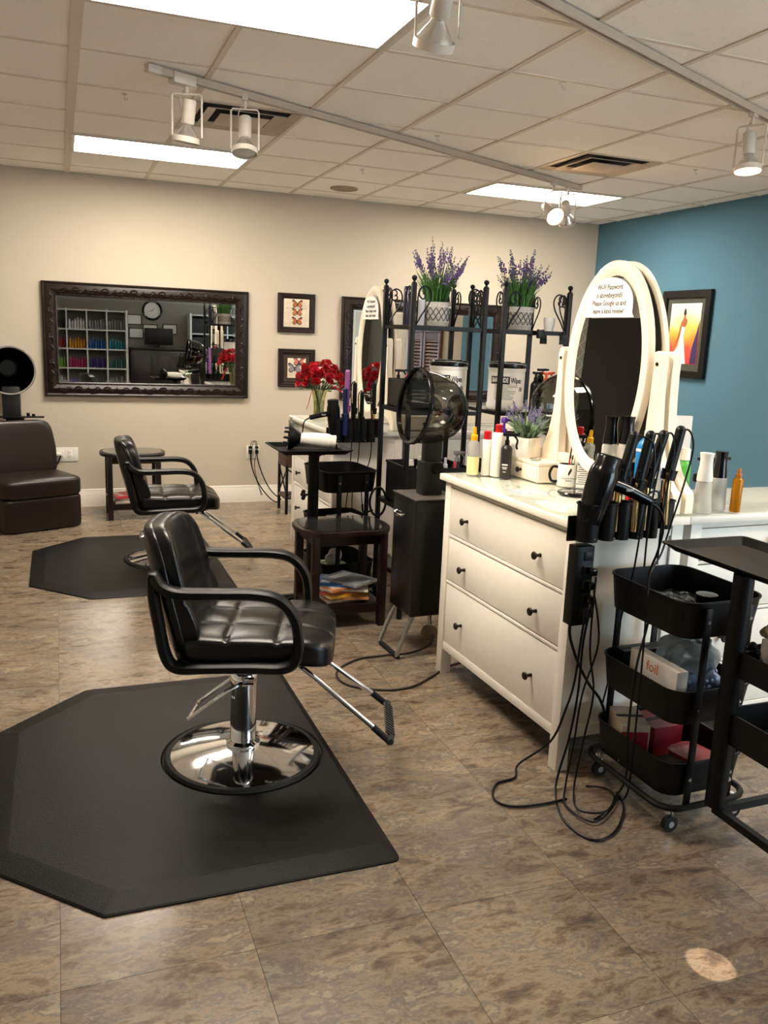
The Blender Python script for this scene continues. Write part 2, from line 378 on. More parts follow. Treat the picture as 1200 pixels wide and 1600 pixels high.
# ------------------------------------------------------------------ troffers, vents, speaker, hooks, track lighting
M_diff = mat('lit_diffuser', '#ffffff', .6, var=0, emit='#fff3e3', estr=TROFFER)
names = ['bright ceiling troffer over the large wall mirror, left end', 'bright ceiling troffer near the blue wall corner behind the lit bulb', 'large bright ceiling troffer cut by the top edge of the picture', 'added fill troffer above the right carts, out of the picture']
for (lx, ly), lb in zip(LIGHTS, names):
    t = thing('ceiling_light', lb, 'ceiling light', (lx+T, ly+T/2, HC-.003))
    fm = MB(); a, b = T-.012, T/2-.012
    fm.ring([(-a, -b), (a, -b), (a, b), (-a, b)], [(-a+.025, -b+.025), (a-.025, -b+.025), (a-.025, b-.025), (-a+.025, b-.025)], -.006, .012)
    fm.build('light_frame', M_fixw, t)
    MB().box((0, 0, .006), (2*a-.05, 2*b-.05, .004)).build('diffuser', M_diff, t)
M_vent = mat('vent_enamel', '#b9ab9a', .5, var=.05)
M_dark = mat('dark_void', '#060606', .8, var=0)
for (vx, vy), lb in zip(VENTS, ['square ceiling air vent behind the two left track spotlights', 'square ceiling air vent above the oval mirrors near blue wall']):
    t = thing('ceiling_vent', lb, 'vent', (vx+T/2, vy+T/2, HC))
    MB().box((0, 0, .03), (.56, .56, .01)).build('vent_throat', M_dark, t)
    for h, i, z in ((.296, .245, -.006), (.222, .165, -.012), (.140, .0, -.016)):
        mb = MB(); q = lambda e: [(-e, -e), (e, -e), (e, e), (-e, e)]
        if i:
            bm = mb.bm; R_ = [[bm.verts.new((x, y, zz)) for x, y in q(e)] for e, zz in ((h, z), (h, z+.004), (i, z+.018), (i, z+.014))]
            for A_, B_ in zip(R_, R_[1:]+R_[:1]):
                for n in range(4): bm.faces.new((A_[n], A_[(n+1) % 4], B_[(n+1) % 4], B_[n]))
            mb.build('vent_louvre', M_vent, t, smooth=0)
        else: mb.box((0, 0, z), (2*h, 2*h, .004), bev=.001).build('centre_plate', M_vent, t)
sp = thing('ceiling_speaker', 'small round speaker grille flush in the ceiling', 'speaker', (2.27, 7.12, HC))
MB().lathe([(.0, -.004), (.085, -.004), (.1, -.012), (.115, -.008), (.115, .006), (0, .006)], seg=32).build('speaker_grille', mat('speaker_mesh', '#a2907c', .7, var=.1, bump=.4, bscale=600), sp)
for (x, y, lb) in [(2.225, 3.706, 'clear hook on ceiling tee between the two tracks, nearest camera'), (2.159, 4.978, 'clear hook on ceiling tee just behind the left track'), (2.12, 6.227, 'clear hook on ceiling tee near the round speaker'), (4.059, 4.962, 'clear hook on ceiling tee right of the far vent'), (.368, 4.969, 'clear hook on ceiling left of the track end')]:
    h = MB().tube([(0, 0, 0), (0, 0, -.012), (.003, 0, -.028), (.012, 0, -.032), (.016, 0, -.022)], .003, 6).box((0, 0, -.004), (.03, .02, .008), bev=.002).build('ceiling_hook', M_clear); h.location = (x, y, HC-.004)
    tag(h, lb, 'hook')
def track(a, b, lb):
    a = Vector(a); b = Vector(b); d = (b-a); t = thing('track_rail', lb, 'light track', a, math.atan2(d.y, d.x)); L_ = d.length
    mb = MB()
    mb.b2((0, -.018, -.005), (L_, .018, .012)); mb.b2((0, -.018, -.02), (L_, -.012, -.004)); mb.b2((0, .012, -.02), (L_, .018, -.004))
    mb.build('rail', mat('track_enamel', '#bfb2a0', .4, var=.04), t)
    MB().b2((-.01, -.02, -.022), (.06, .02, .013), bev=.002).build('end_cap', M_fixw, t)
    return t
tr = track((.434, 4.384, HC-.018), (3.78, 5.917, HC-.018), 'long white ceiling track carrying two spotlights at each end')
MB().b2((.12, -.03, -.04), (.24, .03, .008), bev=.004).build('live_feed_box', M_fixw, tr)
track((.9, 2.547, HC-.018), (4.3, 4.071, HC-.018), 'white ceiling track crossing the upper right corner')
track((.2, 2.1, HC-.018), (1.6, 2.79, HC-.018), 'white ceiling track out of view above the camera')
M_bulb = mat('reflector_bulb_unlit', (.75, .74, .72), .25, .9, var=.05)
M_bulbglass = mat('bulb_face', '#cfcac0', .3, var=.05)
M_bulblit = mat('bulb_face_lit', '#fff1da', .3, var=0, emit='#ffc98f', estr=60)
M_bulblit2 = mat('bulb_face_warm', '#fff1da', .3, var=0, emit='#ffd9a8', estr=14)
def head(x, y, aim, lb, lit=None, yoke_rz=0):
    t = thing('track_spotlight', lb, 'spotlight', (x, y, HC-.022), yoke_rz)
    MB().b2((-.03, -.015, -.03), (.03, .015, 0), bev=.003).cyl((0, 0, -.065), (0, 0, -.03), .009).build('track_adapter', M_fixw, t)
    MB().tube([(0, -.07, -.262), (0, -.07, -.08), (0, -.062, -.068), (0, .062, -.068), (0, .07, -.08), (0, .07, -.262)], .005, 6, smooth=False).build('yoke', M_fixw, t)
    R = (Matrix.Translation((0, 0, -.225)) @ Vector(aim).to_track_quat('-Z', 'Y').to_matrix().to_4x4())
    MB().lathe([(0, .13), (.029, .13), (.032, .125), (.032, .03), (.026, .022), (0, .022)], seg=20, M=R).build('lamp_holder', M_fixw, t)
    MB().lathe([(.021, .024), (.025, .012), (.042, -.012), (.058, -.036), (.062, -.05)], seg=28, M=R).build('reflector', M_bulb, t)
    MB().lathe([(.061, -.049), (.04, -.058), (0, -.062)], seg=24, M=R).build('bulb_face', {None: M_bulbglass, 1: M_bulblit, 2: M_bulblit2}[lit], t)
    MB().lathe([(.063, -.062), (.066, -.062), (.066, -.036), (.063, -.036), (.063, -.062)], seg=28, M=R).build('trim_ring', M_fixw, t)
    MB().tube([(.01, .015, -.05), (.03, .035, -.09), (.035, .02, -.15), (.012, 0, -.13)], .003, 6).build('flex_cord', M_fixw, t)
    return t
ta = math.atan2(1.533, 3.346)
head(.62, 4.47, (.1, .12, -1), 'left of two unlit white spotlights at the near end of long track', None, ta+.9)
head(.93, 4.61, (-.25, .0, -1), 'right of two unlit white spotlights at the near end of long track', None, ta+.9)
head(3.46, 5.77, (-.35, -.75, -.5), 'lit spotlight facing camera at the far end of long track', 1, ta)
head(3.64, 5.853, (.7, .3, -.7), 'unlit tilted spotlight last at the far end of long track', None, ta)
head(3.27, 3.61, (-.1, -.1, -1), 'spotlight at the right picture edge on the second track', 2, .5)
head(1.13, 2.645, (.45, .33, -1), 'spotlight seen from below at the top edge of picture', None, .9)
spot((3.41, 5.65, 2.42), (2.0, 3.4, 1.0), 26, 64)
spot((3.25, 3.60, 2.42), (2.4, 2.9, .9), 24, 80)
head(.35, 2.174, (1.7, .92, -1.4), 'added lit spotlight on the track out of view above the camera', 2, .46)  # unseen head added to carry the warm spot on the near dresser
spot((.42, 2.212, 2.442), (2.05, 3.1, 1.1), 60, 44, (1, .84, .62))
spot((1.19, 2.66, 2.35), (1.525, 1.475, 0), 230, 2.5, (1, .86, .70), .004, .15)  # added narrow beam imitating a sun patch on the floor, not a lit head
# ------------------------------------------------------------------ salon mats and chairs
M_mat = mat('anti_fatigue_mat', '#0d0b09', .45, var=.3, vscale=5, bump=.5, bscale=260, spec=.2)
def salon_mat(label, loc, rz=0):
    t = thing('salon_mat', label, 'mat', loc, rz)
    # local: chair circle at the origin, straight side at +x
    xr, xl, yn, yf, c = .33, -.87, -.77, .77, .34
    out = [(xr, yn), (xr, yf), (xl+c, yf), (xl, yf-c), (xl, yn+c), (xl+c, yn)]
    bm = bmesh.new()
    def inset(d):
        n = len(out); r = []
        for i in range(n):
            p0, p1, p2 = Vector(out[i-1]), Vector(out[i]), Vector(out[(i+1) % n])
            e1 = (p1-p0).normalized(); e2 = (p2-p1).normalized(); n1 = Vector((-e1.y, e1.x)); n2 = Vector((-e2.y, e2.x))
            d1 = d*(.3 if i == 1 else 1); d2 = d*(.3 if i == 0 else 1)
            a_ = p1+n1*d1; b_ = p1+n2*d2; cr = e1.x*e2.y-e1.y*e2.x; u_ = ((b_-a_).x*e2.y-(b_-a_).y*e2.x)/cr; p = a_+e1*u_
            rr = .03 if i < 2 else .006; q0 = p-e1*rr; q1 = p+e2*rr
            for k in range(5):
                u = k/4; r.append(tuple(q0*(1-u)**2+2*p*u*(1-u)+q1*u*u))
        return r
    N = 48
    lv = [(0, 0), (0, .004), (.006, .007), (.075, .016), (.088, .017)]
    rings = [[bm.verts.new((x, y, z)) for x, y in inset(d)] for d, z in lv]
    n = len(rings[0])
    for a, b in zip(rings, rings[1:]):
        for i in range(n): bm.faces.new((a[i], a[(i+1) % n], b[(i+1) % n], b[i]))
    bm.faces.new(rings[0][::-1])
    circ = [[bm.verts.new((r*math.cos(2*PI*i/N), r*math.sin(2*PI*i/N), z)) for i in range(N)] for r, z in ((.298, .017), (.291, .011), (.275, .008))]
    for a, b in zip(circ, circ[1:]):
        for i in range(N): bm.faces.new((a[i], a[(i+1) % N], b[(i+1) % N], b[i]))
    bm.faces.new(circ[-1])
    es = [bm.edges.get((rings[-1][i], rings[-1][(i+1) % n])) for i in range(n)]+[bm.edges.get((circ[0][i], circ[0][(i+1) % N])) for i in range(N)]
    bmesh.ops.triangle_fill(bm, use_beauty=True, use_dissolve=False, edges=es)
    mb = MB(); mb.bm.free(); mb.bm = bm
    mb.build('mat_pad', M_mat, t, smooth=4)
    return t
salon_mat('large black anti-fatigue mat under the nearer salon chair', (.592, 2.892, 0))
salon_mat('black anti-fatigue mat under the farther salon chair', (.655, 5.745, 0))
def salon_chair(label, loc, rz, dz):
    t = thing('salon_chair', label, 'chair', loc, rz)
    MB().lathe([(0, .010), (.262, .010), (.268, .018), (.262, .026), (.20, .040), (.12, .052), (.06, .060), (0, .062)], seg=64).build('chrome_base', M_chrome, t)
    MB().lathe([(.262, .009), (.284, .009), (.286, .016), (.278, .026), (.263, .027), (.262, .009)], seg=64).build('base_rim', M_rubber, t)
    MB().lathe([(.058, .055), (.062, .06), (.062, .072), (.048, .08), (.046, .30+dz*.6), (.050, .302+dz*.6), (.050, .335+dz*.6), (.044, .345+dz*.6), (0, .345+dz*.6)], seg=32).build('column', M_chrome, t)
    MB().cyl((0, 0, .33+dz*.6), (0, 0, .45+dz), .016, seg=16).build('piston', M_steel, t)
    z = .325+dz*.6
    MB().tube([(.02, -.055, z), (-.04, -.085, z-.02), (-.175, -.075, .195), (-.185, -.06, .185), (-.175, .06, .185), (-.165, .07, .195), (-.03, .06, z-.02), (.02, .05, z)], .0065, 8, n=3).b2((.01, -.062, z-.012), (.045, -.04, z+.012), .003).build('pump_lever', M_chrome, t)
    def seatfn(q, w):
        x, y, zz = w
        if q.z > .2:
            g = 0
            for gx in (-.085, .085): g += .007*math.exp(-((x-gx)/.007)**2)
            for gy in (-.085, .085): g += .007*math.exp(-((y-gy)/.007)**2)
            puff = .005*abs(math.sin((x+.255)/.17*PI))*abs(math.sin((y+.255)/.17*PI))
            zz = zz-g*min(1, q.z*1.5)+puff*q.z
        if x > .15: zz -= .020*((x-.15)/.12)**2
        return Vector((x, y, zz))
    MB().cushion((.055, 0, .502+dz), (.275, .245, .052), p=6, n=56, fn=seatfn).build('seat', M_leather, t, smooth=60)
    MB().b2((-.17, -.2, .448+dz), (.25, .2, .458+dz), .003).b2((-.07, -.07, .42+dz), (.09, .07, .45+dz), .004).b2((.16, -.13, .425+dz), (.24, .13, .45+dz), .004).build('seat_plate', M_blackm, t)
    for sy in (-.1, .1):
        for bx in (.18, .22): MB().cyl((bx, sy-.02, .408+dz), (bx, sy-.02, .43+dz), .008, seg=8).build('bolt', M_blackm, t)
    th = math.radians(-14)
    def backfn(q, w):
        x, y, zz = w
        x += .05*(y/.24)**2                # wraps round the sitter
        if q.x > .1:
            x -= .010*math.exp(-((zz+.02)/.012)**2)
            x += .012*math.exp(-((zz+.12)/.07)**2)
            x -= .004*math.exp(-(abs(y)-.14)**2/.0002)
        y *= 1.0-.10*max(0, zz/.24)
        return Vector((x, y, zz))
    Mb = Matrix.Translation((-.235, 0, .675+dz)) @ Matrix.Rotation(th, 4, 'Y')
    MB().cushion((0, 0, 0), (.048, .235, .235), p=4.2, n=26, fn=backfn, M=Mb).build('backrest', M_leather, t, smooth=60)
    def shellfn(q, w):
        x, y, zz = w; x += .05*(y/.24)**2; y *= 1-.10*max(0, zz/.24); return Vector((x, y, zz))
    MB().cushion((-.03, 0, -.005), (.030, .24, .245), p=4.2, n=14, fn=shellfn, M=Mb).build('back_shell', leather('black_shell', '#0a0a0a', .25), t, smooth=60)
    MB().b2((-.20, -.2, .44+dz), (-.16, .2, .52+dz), .01).build('back_bracket', M_blackm, t)
    for sy in (-1, 1):
        y = sy*.268
        pts = [(-.262, y*.93, .77+dz), (-.235, y, .738+dz), (-.18, y, .716+dz), (-.06, y, .716+dz), (.075, y, .718+dz), (.15, y, .70+dz), (.198, y, .645+dz), (.214, y, .57+dz), (.208, y, .50+dz), (.165, y, .468+dz), (.05, y*.97, .462+dz), (-.1, y*.96, .455+dz), (-.19, y*.95, .455+dz), (-.225, y*.95, .50+dz), (-.245, y*.94, .60+dz), (-.262, y*.93, .70+dz)]
        MB().band(pts, (0, 1, 0), .052, .034, True, 5).build('armrest', M_black, t, smooth=50)
    # footrest: two tubes, rubber grips and a ridged cross bar
    MB().tube([(.12, -.10, .44+dz), (.20, -.105, .418+dz), (.47, -.145, .21+dz), (.515, -.15, .175+dz)], .0095, 10).tube([(.12, .10, .44+dz), (.20, .105, .418+dz), (.47, .145, .21+dz), (.515, .15, .175+dz)], .0095, 10).build('footrest_tubes', M_chrome, t)
    fb = MB().tube([(.475, -.146, .207+dz), (.525, -.152, .165+dz), (.54, -.14, .158+dz), (.54, .14, .158+dz), (.525, .152, .165+dz), (.475, .146, .207+dz)], .0125, 10, n=4).build('foot_bar', M_rubber, t)
    pd = MB().box((.538, 0, .168+dz), (.04, .25, .008), (0, .6, 0), bev=.003)
    for k in range(12): pd.box((.540, -.115+k*.021, .173+dz), (.036, .006, .006), (0, .6, 0))
    pd.build('foot_pad', mat('grey_foot_rubber', '#3a3a38', .7), t)
    return t
salon_chair('nearer black salon chair with chrome pump base on large mat', (.592, 2.892, 0), math.radians(-19), 0)
salon_chair('farther black salon chair in front of the small side table', (.655, 5.745, 0), math.radians(-3), -.06)
# ------------------------------------------------------------------ dressers
def dresser(label, loc, rz, W, D, H, cols, glass=True):
    t = thing('dresser', label, 'dresser', loc, rz)
    TT = .028; oh = .026; lw = .052; b0 = H-.008-TT
    MB().b2((0, 0, b0), (W, D, b0+TT), .003).build('dresser_top', M_white, t)
    if glass: MB().b2((.006, .006, b0+TT+.0005), (W-.006, D-.006, b0+TT+.006), .001).build('glass_top', M_glasstop, t)
    for x in (oh, W-oh-lw):
        for y in (oh*.8, D-lw-.004): MB().b2((x, y, 0), (x+lw, y+lw, b0), .002).build('leg', M_white, t)
    fx0, fx1 = oh+lw, W-oh-lw; fy = oh*.8
    for x in (oh+.010, W-oh-.022): MB().b2((x, fy+lw-.005, .125), (x+.012, D-.02, b0), 0).build('side_panel', M_white, t)
    for x in (oh+.004, W-oh-.030):
        for z0, z1 in ((.125, .17), (b0-.045, b0)): MB().b2((x, fy+lw, z0), (x+.026, D-lw-.004, z1), .0015).build('side_rail', M_white, t)
    MB().b2((fx0, D-.014, .125), (fx1, D-.006, b0)).build('back_panel', M_white, t)
    MB().b2((fx0, fy+.06, .13), (fx1, D-.02, b0-.01)).build('inner_case', mat('case_inside', '#3b352c', .8), t)
    MB().b2((fx0, fy+.004, .125), (fx1, fy+.03, .163), .001).build('bottom_rail', M_white, t)
    MB().b2((fx0, fy+.004, .902), (fx1, fy+.03, b0), .001).build('top_rail', M_white, t)
    zs = sorted({round(z1+.002, 3) for col in cols for (z0, z1, kn) in col[2] if z1 < .85})
    for (x0, x1, drs) in cols:
        for (z0, z1, kn) in drs:
            if z1 < .85: MB().b2((x0, fy+.004, z1+.003), (x1, fy+.03, z1+.015), .0008).build('drawer_rail', M_white, t)
            d = MB().b2((x0+.003, fy+.006, z0+.003), (x1-.003, fy+.026, z1-.002), .0015).build('drawer', M_white, t)
            for kx, kz in kn:
                MB().lathe([(0, 0), (.008, 0), (.0075, .004), (.006, .012), (.007, .020), (.014, .024), (.0165, .029), (.014, .033), (0, .034)], seg=16, M=Matrix.Translation((kx, fy+.006, kz)) @ Matrix.Rotation(PI/2, 4, 'X')).build('knob', M_knob, d)
    if len(cols) > 1:
        xm = (cols[0][1]+cols[1][0])/2
        MB().b2((cols[0][1], fy+.004, .163), (cols[1][0], fy+.03, .902)).build('centre_stile', M_white, t)
    return t
W1 = 1.08; kn3 = lambda z: [(W1/2-.295, z), (W1/2+.295, z)]
cA = [(.078, W1-.078, [(.684, .90, kn3(.775)), (.468, .668, kn3(.555)), (.163, .450, kn3(.295))])]
dresser('near white three-drawer dresser beside the near salon chair', (1.6219, 3.5147, 0), -PI/2+.0274, 1.08, .50, .96, cA)
xa, xm, xb = .078, .80, 1.522
def col8(a, b): m_ = (a+b)/2; return (a, b, [(.775, .90, [(m_, .838)]), (.572, .758, [(m_-.2, .665), (m_+.2, .665)]), (.368, .556, [(m_-.2, .46), (m_+.2, .46)]), (.163, .352, [(m_-.2, .26), (m_+.2, .26)])])
dresser('white dresser facing camera behind the black carts at right', (2.153, 2.449, 0), .0274, 1.6, .50, .96, [col8(xa, xm-.012), col8(xm+.012, xb)])
dresser('far white dresser holding the red roses', (1.598, 6.20, 0), -PI/2, 1.08, .50, .96, cA)
dresser('far white dresser behind the metal shelf racks', (2.1, 5.12, 0), 0, 1.08, .50, .96, cA)
# ------------------------------------------------------------------ oval mirrors
def oval_mirror(label, loc, rz):
    # local: glass faces -x, width along y, z=0 on the dresser glass
    t = thing('oval_mirror', label, 'mirror', loc, rz); zc = .497; a, b = .272, .430
    F = frame_mat((0, -1, 0), (0, 0, 1), (0, 0, zc)) @ Matrix.Rotation(math.radians(-1.5), 4, 'X')
    mb = MB(); o = ell(a, b, 64); i1 = ell(a-.058, b-.058, 64)
    bm = mb.bm
    prof = [(0, -.012), (0, .008), (.008, .016), (.040, .016), (.050, .008), (.058, .004), (.058, -.012)]
    R = [[bm.verts.new(F @ Vector(((a-d)*math.cos(2*PI*k/64), (b-d)*math.sin(2*PI*k/64), z))) for k in range(64)] for d, z in prof]
    for q in range(len(R)):
        A, B = R[q], R[(q+1) % len(R)]
        for k in range(64): bm.faces.new((A[k], A[(k+1) % 64], B[(k+1) % 64], B[k]))
    mb.build('oval_frame', M_cream, t, smooth=45)
    MB().prism(ell(a-.052, b-.052, 64), -.004, .003, M=F).build('mirror_glass', M_mirror, t)
    MB().prism(ell(a-.02, b-.02, 48), -.014, -.009, M=F).build('backing_board', mat('grey_backing', '#57524b', .7), t)
    outer = [(.298, .60), (.302, .585), (.318, .578), (.332, .582), (.343, .572), (.347, .55), (.347, .40), (.352, .30), (.368, .20), (.40, .13), (.44, .09), (.47, .075), (.478, .06), (.478, 0)]
    inner = [(.425, 0), (.425, .05), (.395, .085), (.345, .10), (.305, .115), (.30, .13), (.305, .20), (.310, .32), (.313, .44), (.312, .52), (.316, .545), (.312, .56), (.30, .57), (.292, .585)]
    out2 = [(.478, 0), (.478, .06), (.468, .078), (.44, .10), (.405, .145), (.378, .21), (.362, .30), (.354, .40), (.350, .50), (.352, .55), (.346, .572), (.330, .583), (.314, .578), (.308, .565), (.316, .55), (.316, .52), (.312, .44), (.305, .32), (.296, .22), (.284, .14), (.284, .09), (.33, .075), (.39, .055), (.42, .03), (.424, 0)]
    P = frame_mat((0, -1, 0), (0, 0, 1), (.008, 0, 0))
    for s_ in (-1, 1):
        poly = [(s_*(x-.018*min(1, max(0, (y-.1)/.2))), y) for x, y in out2]
        if s_ < 0: poly = poly[::-1]
        p = MB().prism(poly, -.018, .018, M=P, bev=0).build('mirror_post', M_cream, t, smooth=30)
        MB().cyl((-.014, -s_*.315, .535), (-.008, -s_*.315, .535), .007, seg=12).build('pivot_screw', M_knob, p)
    MB().b2((-.006, -.3, .085), (.022, .3, .125), .003).build('cross_bar', M_cream, t)
    return t
oval_mirror('white oval swivel mirror with paper notice on near dresser', (2.075, 2.945, .962), .0274)
oval_mirror('rear white oval mirror back to back with the near one', (2.152, 2.95, .962), PI+.0274)
oval_mirror('white oval mirror on the far dresser left of the racks', (2.02, 5.60, .962), 0)
oval_mirror('rear white oval mirror on the far dresser behind rack posts', (2.098, 5.60, .962), PI)
def notice(label, loc, rz, lines):
    t = thing('paper_notice', label, 'notice', loc, rz); F = frame_mat((0, -1, 0), (0, 0, 1), (0, 0, 0))
    w, h0, h1 = .150, -.005, .155
    poly = [(-w-.012, h0), (w+.012, h0), (w, .012), (w, .05)]+[(w*math.cos(a), .05+.100*math.sin(a)) for a in [PI*k/14 for k in range(15)]][1:-1]+[(-w, .05), (-w, .012)]
    MB().prism(poly, 0, .0012, M=F).build('sheet', M_paper, t)
    for k, (tx, sz) in enumerate(lines):
        text(tx, sz, mat('grey_print', '#504c4b', .7, var=0), t, F @ Matrix.Translation((0, .112-.031*k, .0016)), 'printed_line', sx=.88, bold=.0005)
    MB().b2((-.0025, -.085, .081-.012), (-.0018, .055, .081-.0108)).build('underline', mat('grey_print', '#6f6a68'), t)
    return t
LN = [(a_, .0285) for a_ in ('Wi-Fi Password', 'is abovebeyond1', 'Please Google us and', 'leave a kind review!')]
notice('white paper notice taped on the near oval mirror', (2.058, 2.945, 1.672), .0274, LN)
notice('white paper notice taped on the far oval mirror', (2.003, 5.60, 1.672), 0, LN)
# ------------------------------------------------------------------ wall mirrors and pictures
def carved_frame(t, w, h, fw_, d, m, name='carved_frame'):
    # local: x along the wall, z up, front at -y
    prof = [(0, 0), (0, .030), (.010, .036), (.022, .030), (.030, .034), (fw_*.55, .040), (fw_*.8, .030), (fw_*.86, .024), (fw_*.94, .026), (fw_, .014), (fw_, 0)]
    bm = bmesh.new(); R = []
    for dd, z in prof:
        z = z*d/.04
        R.append([bm.verts.new((x, -z, y)) for x, y in ((-w/2+dd, -h/2+dd), (w/2-dd, -h/2+dd), (w/2-dd, h/2-dd), (-w/2+dd, h/2-dd))])
    for A, B in zip(R, R[1:]):
        for k in range(4): bm.faces.new((A[k], A[(k+1) % 4], B[(k+1) % 4], B[k]))
    mb = MB(); mb.bm.free(); mb.bm = bm
    return mb.build(name, m, t, smooth=25)
def wall_mirror(label, x, z, w, h):
    t = thing('wall_mirror', label, 'mirror', (x, YW1-.002, z)); fr = carved_frame(t, w, h, .115, .05, M_fwood)
    MB().b2((-w/2+.1, -.016, -h/2+.1), (w/2-.1, -.006, h/2-.1)).build('mirror_glass', M_mirror, t)
    # bevelled border of the glass
    a, b = w/2-.112, h/2-.112
    MB().ring([(-a, -b), (a, -b), (a, b), (-a, b)], [(-a+.022, -b+.022), (a-.022, -b+.022), (a-.022, b-.022), (-a+.022, b-.022)], .016, .0185, M=SOUTH((0, 0, 0))).build('bevel_strip', mat('mirror_bevel', (.8, .82, .82), .03, 1, var=0), t)
    # carved leaf scrolls and bead edge
    mb = MB(); n = int(w/.13)
    for k in range(n):
        cx = -w/2+.1+(w-.2)*(k+.5)/n
        for sz in (-1, 1):
            zc = sz*(h/2-.062); s_ = 1 if k % 2 else -1
            mb.tube([(cx-.05, -.047, zc-.012*s_), (cx-.02, -.053, zc+.018*s_), (cx+.015, -.054, zc+.012*s_), (cx+.012, -.052, zc-.008*s_), (cx+.03, -.05, zc-.016*s_), (cx+.055, -.047, zc+.004*s_)], .0055, 5, n=3)
            mb.sphere((cx+.004, -.05, zc), (.009, .006, .009), 6, 5)
    m2 = int(h/.13)
    for k in range(m2):
        cz = -h/2+.1+(h-.2)*(k+.5)/m2
        for sx in (-1, 1):
            xc = sx*(w/2-.062); s_ = 1 if k % 2 else -1
            mb.tube([(xc-.012*s_, -.047, cz-.05), (xc+.018*s_, -.053, cz-.02), (xc+.012*s_, -.054, cz+.015), (xc-.008*s_, -.052, cz+.012), (xc-.016*s_, -.05, cz+.03), (xc+.004*s_, -.047, cz+.055)], .0055, 5, n=3)
    mb.build('carved_scrolls', M_fwood, fr)
    bd = MB(); st = .022
    for k in range(int((w-.2)/st)):
        for sz in (-1, 1): bd.box((-w/2+.1+st*(k+.5), -.037, sz*(h/2-.1)), (.014, .012, .010), bev=.004, seg=1)
    for k in range(int((h-.2)/st)):
        for sx in (-1, 1): bd.box((sx*(w/2-.1), -.037, -h/2+.1+st*(k+.5)), (.010, .012, .014), bev=.004, seg=1)
    stuff(bd.build('bead_edge', M_fwood, fr))
    return t
wall_mirror('wide dark carved-frame mirror on the cream wall above the side table', .737, 1.425, 1.70, .93)
wall_mirror('dark carved-frame mirror on the cream wall behind the shelf racks', 3.30, 1.425, 1.68, .95)
M_orange = mat('butterfly_orange', '#b5642f', .7, var=.25, vscale=90); M_pf = mat('dark_picture_frame', '#20120c', .4, var=.3, vscale=40, bump=.3)
M_grey2 = mat('butterfly_grey', '#8b7f86', .7, var=.25, vscale=90); M_pink = mat('butterfly_pink', '#c06a66', .7, var=.2, vscale=90)
def butterfly(t, x, z, s, m, y=-.0205):
    wing = [(.0, .006), (.012, .03), (.035, .048), (.052, .046), (.05, .03), (.034, .012), (.045, .002), (.046, -.014), (.034, -.026), (.018, -.024), (.006, -.008), (0, -.006)]
    for sg in (-1, 1):
        P = [(sg*px*s, pz*s) for px, pz in wing]
        o = MB().prism(P, 0, .0006, M=SOUTH((x, y, z))).build('butterfly_wing', m, t)
        MB().ring([(sg*px*s*1.04, pz*s*1.04) for px, pz in wing], [(sg*(.006+px*.80)*s, pz*.78*s) for px, pz in wing], .0006, .0011, M=SOUTH((x, y, z))).build('wing_edge', M_ink, o)
    MB().sphere((x, y-.001, z), (.0035*s*1.4, .0012, .022*s), 8, 6).build('butterfly_body', M_ink, t)
def small_picture(label, x, z, two):
    t = thing('framed_picture', label, 'picture', (x, YW1-.002, z)); carved_frame(t, .345, .345, .052, .03, M_pf, 'picture_frame')
    w = .125
    MB().b2((-.13, -.012, -.13), (.13, -.004, .13)).build('mount_board', mat('dark_mount', '#3a2a1c', .7), t) if two else None
    pw = .085 if two else .118
    MB().b2((-pw, -.0195, -pw*1.05), (pw, -.008, pw*1.05), .001).build('print', mat('aged_print', '#d9cbb4' if not two else '#cfc8bf', .8, var=.08, vscale=20), t)
    if not two:
        for k, zz in enumerate((.072, .0, -.078)): butterfly(t, .005, zz, .9, M_orange)
        text('B U T T E R F L I E S', .022, mat('faded_ink', '#a08f76', .8, var=0), t, SOUTH((0, -.0198, .04)), 'faint_title')
    else:
        butterfly(t, .02, .05, 1.0, M_pink); butterfly(t, -.02, -.01, 1.15, M_grey2)
    lines = MB()
    for k in range(14):
        zz = -pw+.012+k*(2*pw-.02)/14; lines.b2((-pw+.008, -.0199, zz), (pw-.008-random.random()*.04, -.0195, zz+.0014))
    stuff(lines.build('script_lines', mat('faded_ink', '#a08f76', .8), t))
small_picture('framed print of three orange butterflies, upper of the pair', 2.03, 1.73, False)
small_picture('framed print of pale butterflies partly behind red roses', 2.04, 1.238, True)
